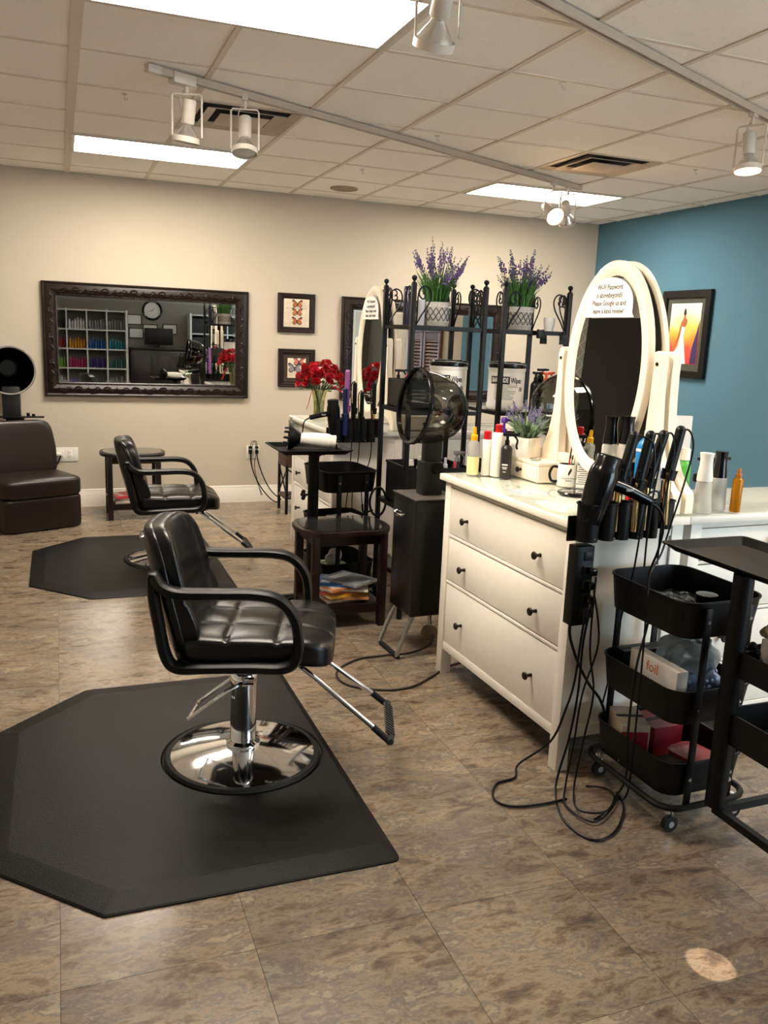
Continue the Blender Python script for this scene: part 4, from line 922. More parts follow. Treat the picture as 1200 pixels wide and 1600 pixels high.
# ------------------------------------------------------------------ bottles
ZT = .9585
def bottle(name, label, cat, loc, r, h, m, rn=None, cap=None, band=None, liq=None, rz=0, group=None, conic=0, sh=.82, sx=1, sy=1):
    t = thing(name, label, cat, loc, rz, group); rn = rn or r*.4; hs = h*sh; rt_ = r*(1-conic)
    MB().lathe([(0, 0), (r*.93, 0), (r, r*.1), (r*(1-conic*.5), hs*.5), (rt_, hs), (rt_*.93, hs+(h-hs)*.35), (max(rn, rt_*.65), hs+(h-hs)*.75), (rn, h), (0, h)], seg=24, sx=sx, sy=sy).build('bottle_body', m, t)
    if band:
        z0, z1, bm_ = band; MB().lathe([(r*(1-conic*z0/hs)+.0006, z0), (r*(1-conic*z1/hs)+.0006, z1)], seg=24, sx=sx, sy=sy).build('label_band', bm_, t)
    if liq:
        MB().lathe([(0, .003), (r*.88, .003), (r*.88*(1-conic*.4), liq[0]), (0, liq[0])], seg=20, sx=sx, sy=sy).build('liquid', liq[1], t)
    if cap:
        k, cm, rc, hc = cap
        if k == 'cyl': MB().lathe([(0, h-.002), (rc, h-.002), (rc, h+hc-.003), (rc-.003, h+hc), (0, h+hc)], seg=20).build('cap', cm, t)
        elif k == 'waist': MB().lathe([(0, h-.004), (rc, h-.004), (rc*.98, h+hc*.15), (rc*.80, h+hc*.55), (rc*.80, h+hc*.8), (rc*.92, h+hc), (0, h+hc)], seg=24).build('sprayer_head', cm, t)
        elif k == 'mist':
            c = MB().lathe([(0, h-.003), (rc, h-.003), (rc, h+hc*.35), (rc*.62, h+hc*.42), (rc*.55, h+hc*.9), (rc*.45, h+hc), (0, h+hc)], seg=20).build('mist_pump', cm, t)
        elif k == 'trigger':
            c = MB().lathe([(0, h-.003), (rc, h-.003), (rc, h+.018), (rc*.6, h+.022), (rc*.6, h+.04), (0, h+.04)], seg=16).build('sprayer_collar', cm, t)
            MB().b2((-.022, -.010, h+.036), (.040, .010, h+.036+hc), .006).build('sprayer_head', cm, t)
            MB().tube([(.028, 0, h+.04), (.045, 0, h+.02), (.042, 0, h-.005), (.046, 0, h-.02)], .005, 6).build('trigger', cm, t)
            MB().cyl((.04, 0, h+.036+hc*.6), (.052, 0, h+.036+hc*.6), .007, seg=10).build('nozzle', cm, t)
        elif k == 'pump':
            MB().lathe([(0, h-.003), (rc, h-.003), (rc, h+.02), (rc*.45, h+.024), (rc*.4, h+hc*.7), (0, h+hc*.7)], seg=16).build('pump_collar', cm, t)
            MB().lathe([(0, h+hc*.66), (rc*1.05, h+hc*.66), (rc*1.1, h+hc*.9), (rc*.7, h+hc), (0, h+hc)], seg=16).tube([(0, 0, h+hc*.8), (.028, 0, h+hc*.82), (.04, 0, h+hc*.72)], .006, 8).build('pump_head', cm, t)
        elif k == 'dome': MB().lathe([(0, h-.002), (rc, h-.002), (rc, h+hc*.6), (rc*.8, h+hc*.9), (0, h+hc)], seg=20).build('cap', cm, t)
    return t
M_yel = mat('yellow_plastic', '#e2a81c', .35); M_ylab = mat('pale_yellow_label', '#e9dca0', .5, var=.03); M_purp = mat('purple_plastic', '#4a2488', .35)
M_teal = mat('teal_green_plastic', '#0d7560', .3, var=.08); M_amber = mat('amber_liquid', '#c98412', .12, trans=.35, ior=1.3)
M_clr2 = thinglass('clear_bottle_plastic', '#dfe5e3', .3, .04); M_frost = mat('frosted_clear_plastic', '#f2f1ec', .25, trans=.72, var=0, ior=1.1); M_water = thinglass('bottle_water', '#d2dad6', .25, .02)
M_greyp = mat('grey_plastic', '#8d8d8c', .4); M_bluec = mat('blue_enamel', '#1c77b8', .25, var=.05); M_orangep = mat('orange_plastic', '#d4501e', .35); M_pinkp = mat('pink_plastic', '#c9405e', .35)
M_blab = mat('charcoal_bottle', '#252326', .35, var=.05)
bottle('spray_bottle', 'clear bottle with yellow mist pump and pale yellow label on near dresser', 'bottle', (1.737, 3.415, ZT), .0265, .16, M_frost, .011, ('mist', M_yel, .0155, .058), (.004, .085, M_ylab), None, sh=.88)
bottle('shampoo_bottle', 'shorter white bottle with red cap on near dresser', 'bottle', (1.798, 3.405, ZT), .0205, .165, M_whitep, .015, ('cyl', M_red, .0165, .036), sh=.97)
bottle('shampoo_bottle', 'taller white bottle with red cap on near dresser', 'bottle', (1.835, 3.372, ZT), .0285, .20, M_whitep, .014, ('cyl', M_red, .0165, .034), sh=.95)
bottle('pump_bottle', 'white bottle with purple pump behind the red-capped bottles', 'bottle', (1.895, 3.435, ZT), .027, .185, M_whitep, .012, ('pump', M_purp, .014, .075))
t = bottle('spray_bottle', 'charcoal trigger spray bottle in front of the red-capped bottles', 'bottle', (1.852, 3.318, ZT), .0255, .15, M_blab, .009, ('trigger', M_blackgloss, .011, .016), sh=.86, rz=-.3)
F = frame_mat((.93, -.37, 0), (0, 0, 1), (0, 0, 0))
lb_ = MB()
for zz, w_, h_ in ((.062, .026, .006), (.050, .022, .003), (.044, .018, .003), (.030, .014, .003)): lb_.box(Vector((-.0262*.37, -.0262*.93, zz)), (w_, .001, h_), (0, 0, -.38))
stuff(lb_.build('label_print', M_paper, t))
bottle('spray_bottle', 'teal green trigger spray bottle behind the small drawer box', 'bottle', (1.985, 3.485, ZT), .030, .135, M_teal, .011, ('trigger', M_blackgloss, .013, .018), sh=.7, rz=2.4)
# small drawer box, planter
def drawer_box(label, loc, rz=0, W=.275, D=.125, H=.088):
    t = thing('drawer_box', label, 'box', loc, rz)
    MB().b2((0, 0, 0), (W, D, H-.014), .002).build('box_body', M_cream, t); MB().b2((-.004, -.004, H-.014), (W+.004, D+.004, H), .002).build('box_lid', M_cream, t)
    d = MB().b2((.012, -.005, .008), (W-.012, .01, H-.02), .0015).build('drawer', M_cream, t)
    MB().lathe([(0, 0), (.006, 0), (.0055, .010), (.011, .015), (.013, .019), (.011, .023), (0, .024)], seg=14, M=Matrix.Translation((W/2, -.005, .040)) @ Matrix.Rotation(PI/2, 4, 'X')).build('knob', M_knob, d)
    return t
drawer_box('small white drawer box with dark knob under the marble planter', (1.925, 3.443, ZT), -PI/2+.0274)
drawer_box('small white drawer box on the far dresser behind the dryer dome', (2.14, 5.18, ZT), 0, .22, .15)
def spikes(t, n, r0, spread, z0, h0, h1, m, seed, w=.0085, fs=.07):
    rnd = random.Random(seed)
    for k in range(n):
        a = rnd.uniform(0, 2*PI); q = math.sqrt(rnd.random()); bx, by = r0*q*math.cos(a), r0*q*math.sin(a); h = rnd.uniform(h0, h1)*(1.08-.30*q)
        tx, ty = bx+spread*q*math.cos(a), by+spread*q*math.sin(a)
        base = Vector((bx, by, z0)); tip = Vector((tx, ty, z0+h)); d = (tip-base).normalized()
        mid = base.lerp(tip, .5)-Vector((tx-bx, ty-by, 0))*.12
        MB().tube([base, mid, tip], .0012, 4, n=3).build('stem', M_stem, t)
        f = MB(); d = (tip-mid).normalized(); e1 = d.orthogonal().normalized(); e2 = d.cross(e1); L_ = fs*rnd.uniform(.7, 1.15); nw = 8
        for i in range(nw):
            u = i/(nw-1); c = tip-d*L_*(1-u); s_ = w*(.62+.55*math.sin(PI*min(1, u*1.05+.12)))*(1-.35*u)
            for j in range(4):
                if rnd.random() < .18: continue
                b = rnd.uniform(0, 6.28); p = c+(e1*math.cos(b)+e2*math.sin(b))*s_*rnd.uniform(.6, 1.15)+d*rnd.uniform(-.003, .003)
                g = s_*rnd.uniform(.32, .55); f.sphere(p, (g, g, g*1.3), 4, 3)
        f.build('flower_spike', m, t, smooth=0)
M_stem = mat('green_stem', '#4d6a35', .6); M_grass = mat('green_grass_blades', '#3d6a2b', .5, var=.4, vscale=40); M_lav = mat('lavender_flower', '#5f4c7c', .7, var=.3, vscale=80)
M_sage = mat('sage_leaf', '#7f9a7c', .6, var=.25, vscale=50); M_lav2 = mat('pale_lavender_flower', '#7d76a4', .7, var=.25, vscale=80)
def grass(t, n, r0, spread, z0, h0, h1, m, seed, w=.005, droop=.3, name='grass_blades'):
    random.seed(seed); g = MB()
    for k in range(n):
        a = random.uniform(0, 2*PI); q = math.sqrt(random.random()); bx, by = r0*q*math.cos(a), r0*q*math.sin(a); h = random.uniform(h0, h1); s_ = spread*random.uniform(.3, 1.1)
        b = Vector((bx, by, z0)); tp = Vector((bx+s_*math.cos(a), by+s_*math.sin(a), z0+h*(1-droop*random.random())))
        g.blade(b, tp, w, (-.15*s_*math.cos(a), -.15*s_*math.sin(a), h*.12))
    stuff(g.build(name, m, t, smooth=0))
t = thing('lavender_planter', 'pale lavender plant in square marble planter on the small drawer box', 'plant', (1.975, 3.372, ZT+.089), .45)
MB().prism(rrect(.108, .108, .006, 2), 0, .088, bev=.002).build('marble_pot', mat('marble', '#e2dcd2', .3, var=.16, vscale=9), t); MB().prism(rrect(.095, .095, .004, 2), .084, .089).build('soil', mat('soil', '#3a2e22', .9), t)
grass(t, 150, .04, .075, .085, .06, .13, M_sage, 3, .009, .5, 'sage_leaves'); spikes(t, 26, .035, .07, .085, .12, .195, M_lav2, 5, .0075, .055)
# mug, card, compact mirror
t = thing('mug', 'white mug with black inside and handle holding makeup brushes', 'mug', (2.028, 3.095, ZT), math.radians(-22))
MB().lathe([(0, 0), (.038, 0), (.041, .004), (.041, .094), (.0395, .096), (.038, .094)], seg=32).build('mug_body', M_whitep, t)
MB().lathe([(.0378, .094), (.037, .006), (0, .006)], seg=32).build('mug_inside', M_black, t)
MB().tube([(-.039, 0, .080), (-.062, 0, .080), (-.074, 0, .05), (-.064, 0, .02), (-.039, 0, .018)], .0058, 10).build('mug_handle', M_black, t)
F = frame_mat((1, 0, 0), (0, 0, 1), (0, -.0412, .058))
em = MB()
for k in range(5): em.prism([(.004+.010*math.cos(a)*.35+(k-2)*.002, .010*math.sin(a)*.8+k*.004) for a in [i*PI/5 for i in range(10)]], 0, .0006, M=F)
stuff(em.build('emblem', M_ink, t)); text('Above & Beyond', .0095, M_ink, t, F @ Matrix.Translation((.003, -.020, 0)), 'printed_name'); MB().prism([(-.012, -.032), (.016, -.032), (.016, -.0295), (-.012, -.0295)], 0, .0005, M=F).build('printed_line', M_ink, t)
for k, (dx, dy, h, m, lb) in enumerate([(.012, .01, .15, M_black, 'tall black makeup brush standing in the mug'), (-.005, -.012, .115, M_red, 'short red lip pencil standing in the mug'), (.008, -.008, .108, M_greyp, 'grey cosmetic pencil standing in the mug')]):
    b = thing('makeup_brush', lb, 'brush', (2.028+dx, 3.095+dy, ZT+.0075))
    MB().tube([(0, 0, 0), (.003, 0, h*.7), (.008, 0, h)], .0042, 8, r1=.003).build('handle', m, b); MB().cyl((.008, 0, h), (.009, 0, h+.018), .0045, .0025, seg=8).build('tip', M_knob if k else M_red, b)
t = thing('price_card', 'teal-headed printed card standing behind the mug', 'card', (2.075, 3.035, ZT), math.radians(-25))
MB().box((0, 0, .066), (.062, .0015, .132)).build('card', M_paper, t); MB().box((0, -.0012, .113), (.06, .001, .034)).build('teal_header', mat('teal_print', '#2b7f8a', .5), t)
l_ = MB()
for k in range(9): l_.box((-.004*(k % 3), -.001, .088-k*.009), (.046-.006*(k % 2), .0006, .0028))
stuff(l_.build('print_lines', M_ink, t))
t = thing('hand_mirror', 'round black hand mirror lying flat in front of the mug', 'mirror', (1.955, 2.92, ZT), .3)
MB().lathe([(0, 0), (.066, 0), (.070, .005), (.066, .010), (.056, .011), (.055, .008), (0, .008)], seg=40).box((0, -.095, .005), (.022, .07, .009), bev=.003).build('mirror_frame', M_blackgloss, t); MB().lathe([(0, .0085), (.055, .0085), (.055, .0095), (0, .0095)], seg=40).build('mirror_glass', M_mirror, t)
t = thing('glass_dish', 'small clear glass dish lying on the drawer box', 'dish', (1.955, 3.24, ZT+.089)); MB().lathe([(0, 0), (.022, 0), (.028, .008), (.026, .008), (.02, .003), (0, .003)], seg=24).build('dish', M_clr2, t)
for x, y, rz, w_, h_, lb in [(1.78, 3.22, .2, .09, .13, 'small printed card under glass at the far end of near dresser'), (1.80, 3.02, -.1, .15, .10, 'bluish printed card under glass in the middle of near dresser'), (1.78, 2.72, .05, .14, .18, 'pale leaflet under glass near the tool holder'), (2.43, 2.72, .1, .13, .08, 'pale grey card under glass near the amber bottle')]:
    o = MB().box((0, 0, 0), (w_, h_, .0004)).build('printed_card', mat('card_'+str(round(w_*100)), {9: '#cfd2c0', 15: '#b9c2d4', 14: '#d9dccb', 13: '#a9b4ba'}[round(w_*100)], .6, var=.25, vscale=30)); o.location = (x, y, .9525); o.rotation_euler = (0, 0, rz); tag(o, lb, 'card')
# bottles in front of the near oval mirror
bottle('spray_bottle', 'left of two clear mist bottles with black heads before the oval glass', 'bottle', (1.975, 2.735, ZT), .030, .235, M_frost, .018, ('waist', M_blackgloss, .0285, .10), sh=.94)
bottle('spray_bottle', 'right of two clear mist bottles with black heads before the oval glass', 'bottle', (2.012, 2.685, ZT), .030, .24, M_frost, .018, ('waist', M_blackgloss, .029, .10), sh=.94)
bottle('aerosol_can', 'blue hairspray can with white cap in front of the near mirror', 'can', (2.005, 2.555, ZT), .0355, .275, M_bluec, .012, ('cyl', M_whitep, .0125, .028), (.225, .235, M_whitep), sh=.86)
bottle('aerosol_can', 'black aerosol can behind the black hair dryer', 'can', (1.925, 2.60, ZT), .0235, .145, M_blackgloss, .012, ('cyl', M_black, .010, .018), (.128, .134, M_steel), sh=.90)
bottle('serum_bottle', 'small slim black bottle beside the black aerosol can', 'bottle', (1.975, 2.585, ZT), .016, .15, M_black, .01, ('cyl', M_blackgloss, .009, .03))
bottle('serum_bottle', 'small white tube bottle among the curling irons', 'bottle', (1.985, 2.495, ZT), .0125, .165, M_whitep, .007, ('cyl', M_whitep, .007, .02))
bottle('serum_bottle', 'small red tube behind the curling irons', 'bottle', (1.92, 2.515, ZT), .012, .09, M_red, .007, ('cyl', M_red, .008, .02))
bottle('serum_bottle', 'tiny dark bottle between right curling irons', 'bottle', (2.035, 2.48, ZT), .011, .10, M_blab, .007, ('cyl', M_black, .007, .03))
bottle('spray_bottle', 'clear continuous-mist bottle with white head on the right dresser', 'bottle', (2.232, 2.492, ZT), .0385, .125, M_frost, .024, ('waist', M_whitep, .0285, .10), None, None, conic=.28, sh=.93)
bottle('spray_bottle', 'clear continuous-mist bottle with black head on the right dresser', 'bottle', (2.335, 2.53, ZT), .034, .13, M_frost, .024, ('waist', M_blackgloss, .0265, .095), None, None, conic=.12, sh=.93, rz=.3)
bottle('spray_bottle', 'slim amber oil bottle with orange cap at right', 'bottle', (2.385, 2.485, ZT), .0195, .132, M_amber, .011, ('mist', mat('copper_cap', '#b06a2a', .35), .012, .034), sh=.92)
bottle('styling_bottle', 'green and white bottle behind the white-headed mist bottle', 'bottle', (2.36, 2.76, ZT), .027, .16, mat('light_green_plastic', '#58b04a', .35), .014, ('cyl', M_whitep, .02, .045))
bottle('styling_bottle', 'short black bottle behind the black-headed mist bottle', 'bottle', (2.42, 2.66, ZT), .022, .10, M_black, .012, ('cyl', M_blackgloss, .013, .02))
t = thing('sign_holder', 'clear acrylic sign holder with white card behind the mirror post', 'sign', (2.36, 2.84, ZT), math.radians(-32))
MB().box((0, 0, .075), (.11, .004, .15), (-.08, 0, 0)).build('acrylic_sheet', M_clr2, t); MB().box((0, .0, .003), (.11, .06, .004)).build('acrylic_foot', M_clr2, t)
MB().box((-.012, -.004, .078), (.07, .001, .12), (-.08, 0, 0)).build('white_card', M_paper, t); MB().box((.01, -.006, .03), (.04, .001, .03), (-.08, 0, 0)).build('blue_print', mat('blue_print', '#6fa6bb', .5), t)
t = thing('paper_sheet', 'blank white sheet standing up behind the rear oval mirror', 'paper', (2.44, 2.945, ZT), math.radians(-20))
MB().box((0, 0, .16), (.16, .0015, .32), (-.05, 0, 0)).build('sheet', M_paper, t)
# ------------------------------------------------------------------ tool holders, dryers and irons
def tool_holder(label, loc, rz, n, L_, h):
    t = thing('tool_holder', label, 'holder', loc, rz)
    MB().b2((-.005, .042, -.01), (L_*.76, .05, h*.6), .002).build('back_plate', M_black, t)
    for k in range(n):
        r = .044 if k == 0 else .034; x = .044+(.0 if k == 0 else .078+(k-1)*(L_-.15)/(n-2)*.98)
        zb = -.0 if k < n-1 else .03
        MB().lathe([(0, zb), (r*.85, zb), (r*.92, h-.006), (r*1.02, h-.004), (r*1.02, h), (r*.93, h), (r*.8, zb+.006), (0, zb+.006)], (x, 0, 0), 20).build('tool_cup', M_black, t)
    for x in (.05, .13, .23): MB().sphere((x, -.036, .012), (.003, .003, .003), 6, 5).build('rivet', M_greyp, t)
    return t
tool_holder('black tool holder with curling irons clipped to the near dresser end', (1.622, 2.388, .902), .0274, 6, .40, .132)
tool_holder('black tool holder with hot tools clipped to the far dresser end', (1.565, 5.068, .895), 0, 6, .36, .145)
def hair_dryer(label, loc, b0, b1, r, hpts, m, cord=None, nozzle=None, mh=None, group=None):
    t = thing('hair_dryer', label, 'hair dryer', loc); b0 = Vector(b0); b1 = Vector(b1); d = (b1-b0); Lb = d.length
    Mx = Matrix.Translation(b0) @ d.to_track_quat('Z', 'Y').to_matrix().to_4x4()
    MB().lathe([(0, 0), (r*.80, 0), (r*.86, Lb*.1), (r, Lb*.45), (r*1.04, Lb*.72), (r*.98, Lb*.80), (r*.86, Lb*.86), (r*.90, Lb*.97), (r*.82, Lb), (0, Lb*.98)], seg=28, M=Mx).build('barrel', m, t)
    MB().lathe([(r*.84, Lb*.975), (r*.86, Lb*1.0), (r*.7, Lb*1.01), (0, Lb*1.005)], seg=24, M=Mx).build('intake_grille', M_blackm, t)
    MB().tube(hpts, r*.44, 14, r1=r*.36).build('grip', mh or m, t)
    sw = hpts[1]; MB().box((sw[0], sw[1]-r*.4, sw[2]), (.03, .006, .010), bev=.002).build('switch', M_greyp, t)
    if cord: MB().tube(cord, .0042, 8).build('power_lead', M_black, t)
    return t
hair_dryer('black hair dryer standing nozzle down in near tool holder', (1.666, 2.388, .915), (0, 0, .05), (.062, .0, .278), .050, [(.072, -.02, .185), (.12, -.03, .168), (.17, -.04, .145), (.205, -.045, .128)], M_blackgloss, [(.205, -.045, .128), (.255, -.05, .09), (.27, -.055, .03), (.262, -.05, -.05), (.235, -.05, -.14), (.165, -.16, -.24), (.07, -.24, -.38), (.068, -.235, -.6), (.075, -.24, -.75), (.16, -.12, -.895), (.10, -.16, -.905)])
def iron(label, loc, top, mid, bot, rh, mh, mb_, cord=None, clamp=True, cat='curling iron', name='curling_iron', rb=.011):
    t = thing(name, label, cat, loc); T0, Mi, B0 = Vector(top), Vector(mid), Vector(bot)
    MB().tube([T0, T0.lerp(Mi, .5), Mi], rh*.95, 14, r1=rh).build('handle', mh, t); MB().sphere(T0, (rh*.98,)*3, 12, 8).build('end_cap', mh, t)
    d = (Mi-T0).normalized(); MB().cyl(Mi-d*.005, Mi+d*.032, rh*1.5, rh*1.35, seg=16).build('heat_collar', mh, t)
    b = MB().cyl(Mi+d*.03, B0, rb, rb, seg=16).build('barrel', mb_, t)
    if clamp:
        sd = d.orthogonal().normalized()
        MB().tube([Mi+d*.01+sd*rh*2.2, Mi+d*.03+sd*rh*1.3, Mi+d*.06+sd*rb*1.2, B0+sd*rb*1.1], .005, 8).build('clamp', mb_, t)
        MB().tube([Mi-d*.035+sd*rh*2.4, Mi-d*.01+sd*rh*1.8, Mi+d*.02+sd*rh*1.6], .0055, 8).build('thumb_lever', mh, t)
    if cord: MB().tube(cord, .0034, 8).build('power_lead', M_black, t)
    return t
IL = ['leftmost of the four black curling irons in near holder', 'second from left of the four black curling irons', 'third from left of the four black curling irons', 'rightmost of the four black curling irons in near holder']
IP = [((1.823, 1.259), (1.788, 1.11), (1.778, .93)), ((1.878, 1.263), (1.849, 1.108), (1.842, .93)), ((1.945, 1.263), (1.902, 1.112), (1.898, .93)), ((2.002, 1.28), (1.974, 1.14), (1.972, .95))]
for k, (a, b, c) in enumerate(IP):
    x0 = b[0]; y0 = 2.388; o = (x0, y0, .93)
    L3 = lambda p: (p[0]-x0, -.0+(-.01 if k % 2 else .006), p[1]-.93)
    cd = [L3(a)]
    e = Vector(L3(a))
    if k == 3: cord = [e, e+Vector((.03, -.01, .0)), e+Vector((.045, -.02, -.06)), e+Vector((.015, -.03, -.18)), e+Vector((-.035, -.045, -.32)), e+Vector((-.075, -.06, -.42)), e+Vector((-.26, -.24, -.45)), e+Vector((-.262, -.25, -.7)), e+Vector((-.26, -.25, -1.06)), e+Vector((-.20, -.16, -1.272)), e+Vector((-.38, -.24, -1.274))]
    elif k == 0: cord = [e, e+Vector((.025, -.02, .0)), e+Vector((.055, -.035, -.025)), e+Vector((.06, -.045, -.12)), e+Vector((.03, -.05, -.30)), e+Vector((.03, -.03, -.48)), e+Vector((.00, -.03, -.63)), e+Vector((-.02, -.03, -.82)), e+Vector((-.045, -.03, -.96))]
    else: cord = [e, e+Vector((.02, -.02, .005)), e+Vector((.028, -.03, -.06)), e+Vector((.005, -.04, -.2)), e+Vector((-.01, -.05, -.34)), e+Vector((-.005, -.045, -.45))]
    iron(IL[k], o, L3(a), L3(b), L3(c), .0185, M_black, M_gold, cord, rb=.014)
t = thing('hook_clip', 'small loop of black cable hooked on the irons', 'cable', (1.885, 2.35, 1.055)); MB().tube([(-.03, -.01, 0), (-.01, -.012, .02), (.015, -.014, .02), (.02, -.014, -.005), (-.005, -.014, -.012), (-.04, -.01, .01)], .0035, 6, closed=False).build('loop', M_black, t)
# far station tools
hair_dryer('black hair dryer standing in the far tool holder', (1.60, 5.068, .905), (0, 0, .04), (-.02, -.01, .255), .040, [(-.04, -.02, .17), (-.09, -.035, .165), (-.14, -.045, .155), (-.175, -.05, .148)], M_black, [(-.175, -.05, .148), (-.215, -.06, .12), (-.225, -.06, .03), (-.225, -.07, -.05)])
iron('tall pink hair straightener in the far tool holder', (1.675, 5.068, .92), (0, 0, .41), (0, 0, .2), (0, 0, .02), .017, mat('pink_metallic', '#b070b0', .25, .3), mat('pink_metallic', '#b070b0'), None, False, 'straightener', 'hair_straightener', .017)
iron('blue hair straightener in front of the pink one', (1.660, 5.045, .92), (-.005, 0, .30), (0, 0, .15), (0, 0, .02), .0165, mat('navy_metallic', '#1f2a5a', .3, .3), mat('navy_metallic', '#1f2a5a'), None, False, 'straightener', 'hair_straightener', .0165)
for k, (x, h, lb) in enumerate([(1.725, .335, 'left black iron in the far tool holder'), (1.775, .28, 'middle black iron in the far tool holder'), (1.855, .335, 'right black iron in the far tool holder')]):
    iron(lb, (x, 5.068, .92), (.0, 0, h), (0, 0, h-.15), (0, 0, .02), .014, M_black, M_gold if k == 2 else M_blackm, [(0, 0, h), (-.012, -.02, h+.02), (-.035, -.03, h-.02), (-.03, -.045, h-.2), (-.03, -.06, .05), (-.035, -.065, -.12), (-.04-.02*k, -.05, -.3), (-.06, -.05, -.5)])
t = hair_dryer('white hair dryer with black diffuser lying on the tray stand', (1.19, 4.52, .975), (.045, .01, .012), (.235, -.04, -.002), .040, [(.20, -.03, .0), (.225, .0, -.012), (.245, .03, -.022), (.26, .05, -.026)], M_whitep, None, None, M_chrome)
Mx = Matrix.Translation((.05, .01, .014)) @ Vector((-1, .22, .12)).to_track_quat('Z', 'Y').to_matrix().to_4x4()
df = MB().lathe([(.028, 0), (.034, .01), (.055, .03), (.068, .055), (.072, .07), (.068, .072), (.05, .05), (0, .045)], seg=28, M=Mx).build('diffuser', M_black, t)
fg = MB()
for k in range(9): a = 2*PI*k/9; fg.cyl(Mx @ Vector((.05*math.cos(a), .05*math.sin(a), .05)), Mx @ Vector((.046*math.cos(a), .046*math.sin(a), .098)), .007, .004, seg=8)
stuff(fg.build('diffuser_fingers', M_black, df))
# power strip and cords
t = thing('power_strip', 'black power strip with plugs on the near dresser end', 'power strip', (1.678, 2.448, .594), .0274)
MB().b2((-.042, -.052, 0), (.030, 0, .285), .003).build('strip_body', M_black, t)
for k in range(5):
    z = .05+k*.05; s_ = MB().b2((-.012, -.055, z-.016), (.024, -.051, z+.016), .001).build('socket', mat('dark_socket', '#1b1b1c', .4), t)
    if k < 4:
        MB().b2((-.002, -.088, z-.013), (.024, -.055, z+.013), .004).build('plug', M_blackgloss if k else mat('grey_plug', '#3c3c3d', .4), t)
strip = t; STRIP = Vector((1.678, 2.448, .594))
CORDS = [('black cord running out onto the floor ahead of the others', .0042, [(1.668, 2.36, .66), (1.665, 2.37, .517), (1.66, 2.375, .397), (1.645, 2.385, .301), (1.62, 2.43, .147), (1.549, 2.52, .02), (1.50, 2.46, .006), (1.412, 2.438, .006), (1.358, 2.351, .006), (1.394, 2.289, .006), (1.509, 2.272, .006), (1.603, 2.278, .006)]),
 ('black cord making the outermost loop on the floor', .0042, [(1.69, 2.36, .683), (1.674, 2.365, .543), (1.675, 2.37, .351), (1.655, 2.37, .181), (1.603, 2.349, .012), (1.521, 2.169, .006), (1.546, 2.039, .006), (1.643, 2.054, .006), (1.76, 2.165, .006), (1.80, 2.26, .006)]),
 ('black cord making the middle loop on the floor', .0036, [(1.694, 2.36, .73), (1.734, 2.36, .541), (1.687, 2.36, .354), (1.664, 2.35, .185), (1.638, 2.34, .02), (1.573, 2.236, .012), (1.600, 2.118, .012), (1.70, 2.16, .012), (1.79, 2.24, .012)]),
 ('black cord making the smallest loop on the floor', .0036, [(1.698, 2.36, .78), (1.697, 2.355, .524), (1.726, 2.35, .353), (1.692, 2.34, .161), (1.653, 2.31, .018), (1.591, 2.19, .018), (1.669, 2.15, .018), (1.76, 2.22, .018), (1.77, 2.29, .012), (1.719, 2.333, .006)]),
 ('thick black cord slanting from the power strip behind the cart', .0055, [(1.644, 2.41, .596), (1.66, 2.425, .54), (1.710, 2.44, .440), (1.768, 2.442, .348), (1.825, 2.442, .279), (1.86, 2.44, .20)])]
for lb, r, pts in CORDS:
    MB().tube([Vector(p)-STRIP for p in pts], r, 8, n=6).build('cord', M_black, strip, M=Matrix.Rotation(-.0274, 4, 'Z'))
pts = [(1.78, 3.86, .25), (1.79, 3.9, .1), (1.776, 3.83, .008), (1.624, 3.72, .006), (1.456, 3.71, .006), (1.322, 3.696, .006), (1.194, 3.603, .006), (1.154, 3.495, .006), (1.189, 3.395, .006), (1.314, 3.317, .006), (1.436, 3.313, .006), (1.563, 3.385, .006), (1.72, 3.50, .006), (1.9, 3.56, .006)]
MB().tube([Vector(p)-Vector((1.68, 3.78, 0)) for p in pts], .0055, 8, n=6).build('cord', mat('brown_cord', '#2a1d18', .5), near_dryer, M=Matrix.Rotation(-math.radians(2), 4, 'Z'))
t = thing('bracket_stand', 'black gooseneck bracket with hanging strap behind the right dresser bottles', 'stand', (2.60, 2.86, ZT))
MB().b2((-.05, -.04, 0), (.05, .04, .012), .003).build('bracket_foot', M_black, t); MB().tube([(-.02, 0, .01), (-.02, 0, .09), (-.012, 0, .125), (.02, 0, .142), (.05, 0, .142)], .009, 8).build('curved_post', M_black, t)
MB().box((.0, 0, .145), (.17, .018, .014), bev=.004).build('cross_arm', M_black, t); MB().tube([(.07, 0, .14), (.066, 0, .11), (.072, 0, .08), (.066, 0, .05)], .004, 6).build('strap', M_black, t)
MB().box((-.06, 0, .065), (.07, .03, .04), bev=.01).build('clamp_body', M_black, t)
# ------------------------------------------------------------------ far dresser bouquet
t = thing('rose_bouquet', 'glass vase of red roses on the far dresser', 'flowers', (1.775, 6.02, ZT))
MB().lathe([(0, 0), (.040, 0), (.044, .006), (.040, .06), (.044, .13), (.060, .195), (.058, .196), (.041, .13), (.037, .06), (.038, .012), (0, .012)], seg=32).build('glass_vase', thinglass('green_tint_glass', '#eef0dc', .5, .01), t)
MB().lathe([(0, .013), (.037, .014), (.036, .06), (.039, .12), (0, .12)], seg=24).build('water', thinglass('vase_water', '#e4e6c0', .2, .01), t)
random.seed(11); M_rose = mat('red_rose_petal', '#a80f1c', .5, var=.3, vscale=60); M_rose2 = mat('deep_rose_petal', '#c4203a', .5, var=.3, vscale=60); M_leaf = mat('rose_leaf', '#2f4f22', .5, var=.3, vscale=40)
st = MB()
for k in range(14):
    a = k*2.4; st.tube([(.02*math.cos(a+2), .02*math.sin(a+2), .02), (.03*math.cos(a), .03*math.sin(a), .18), (.08*math.cos(a), .08*math.sin(a), .27)], .003, 5, n=3)
stuff(st.build('rose_stems', M_stem, t))
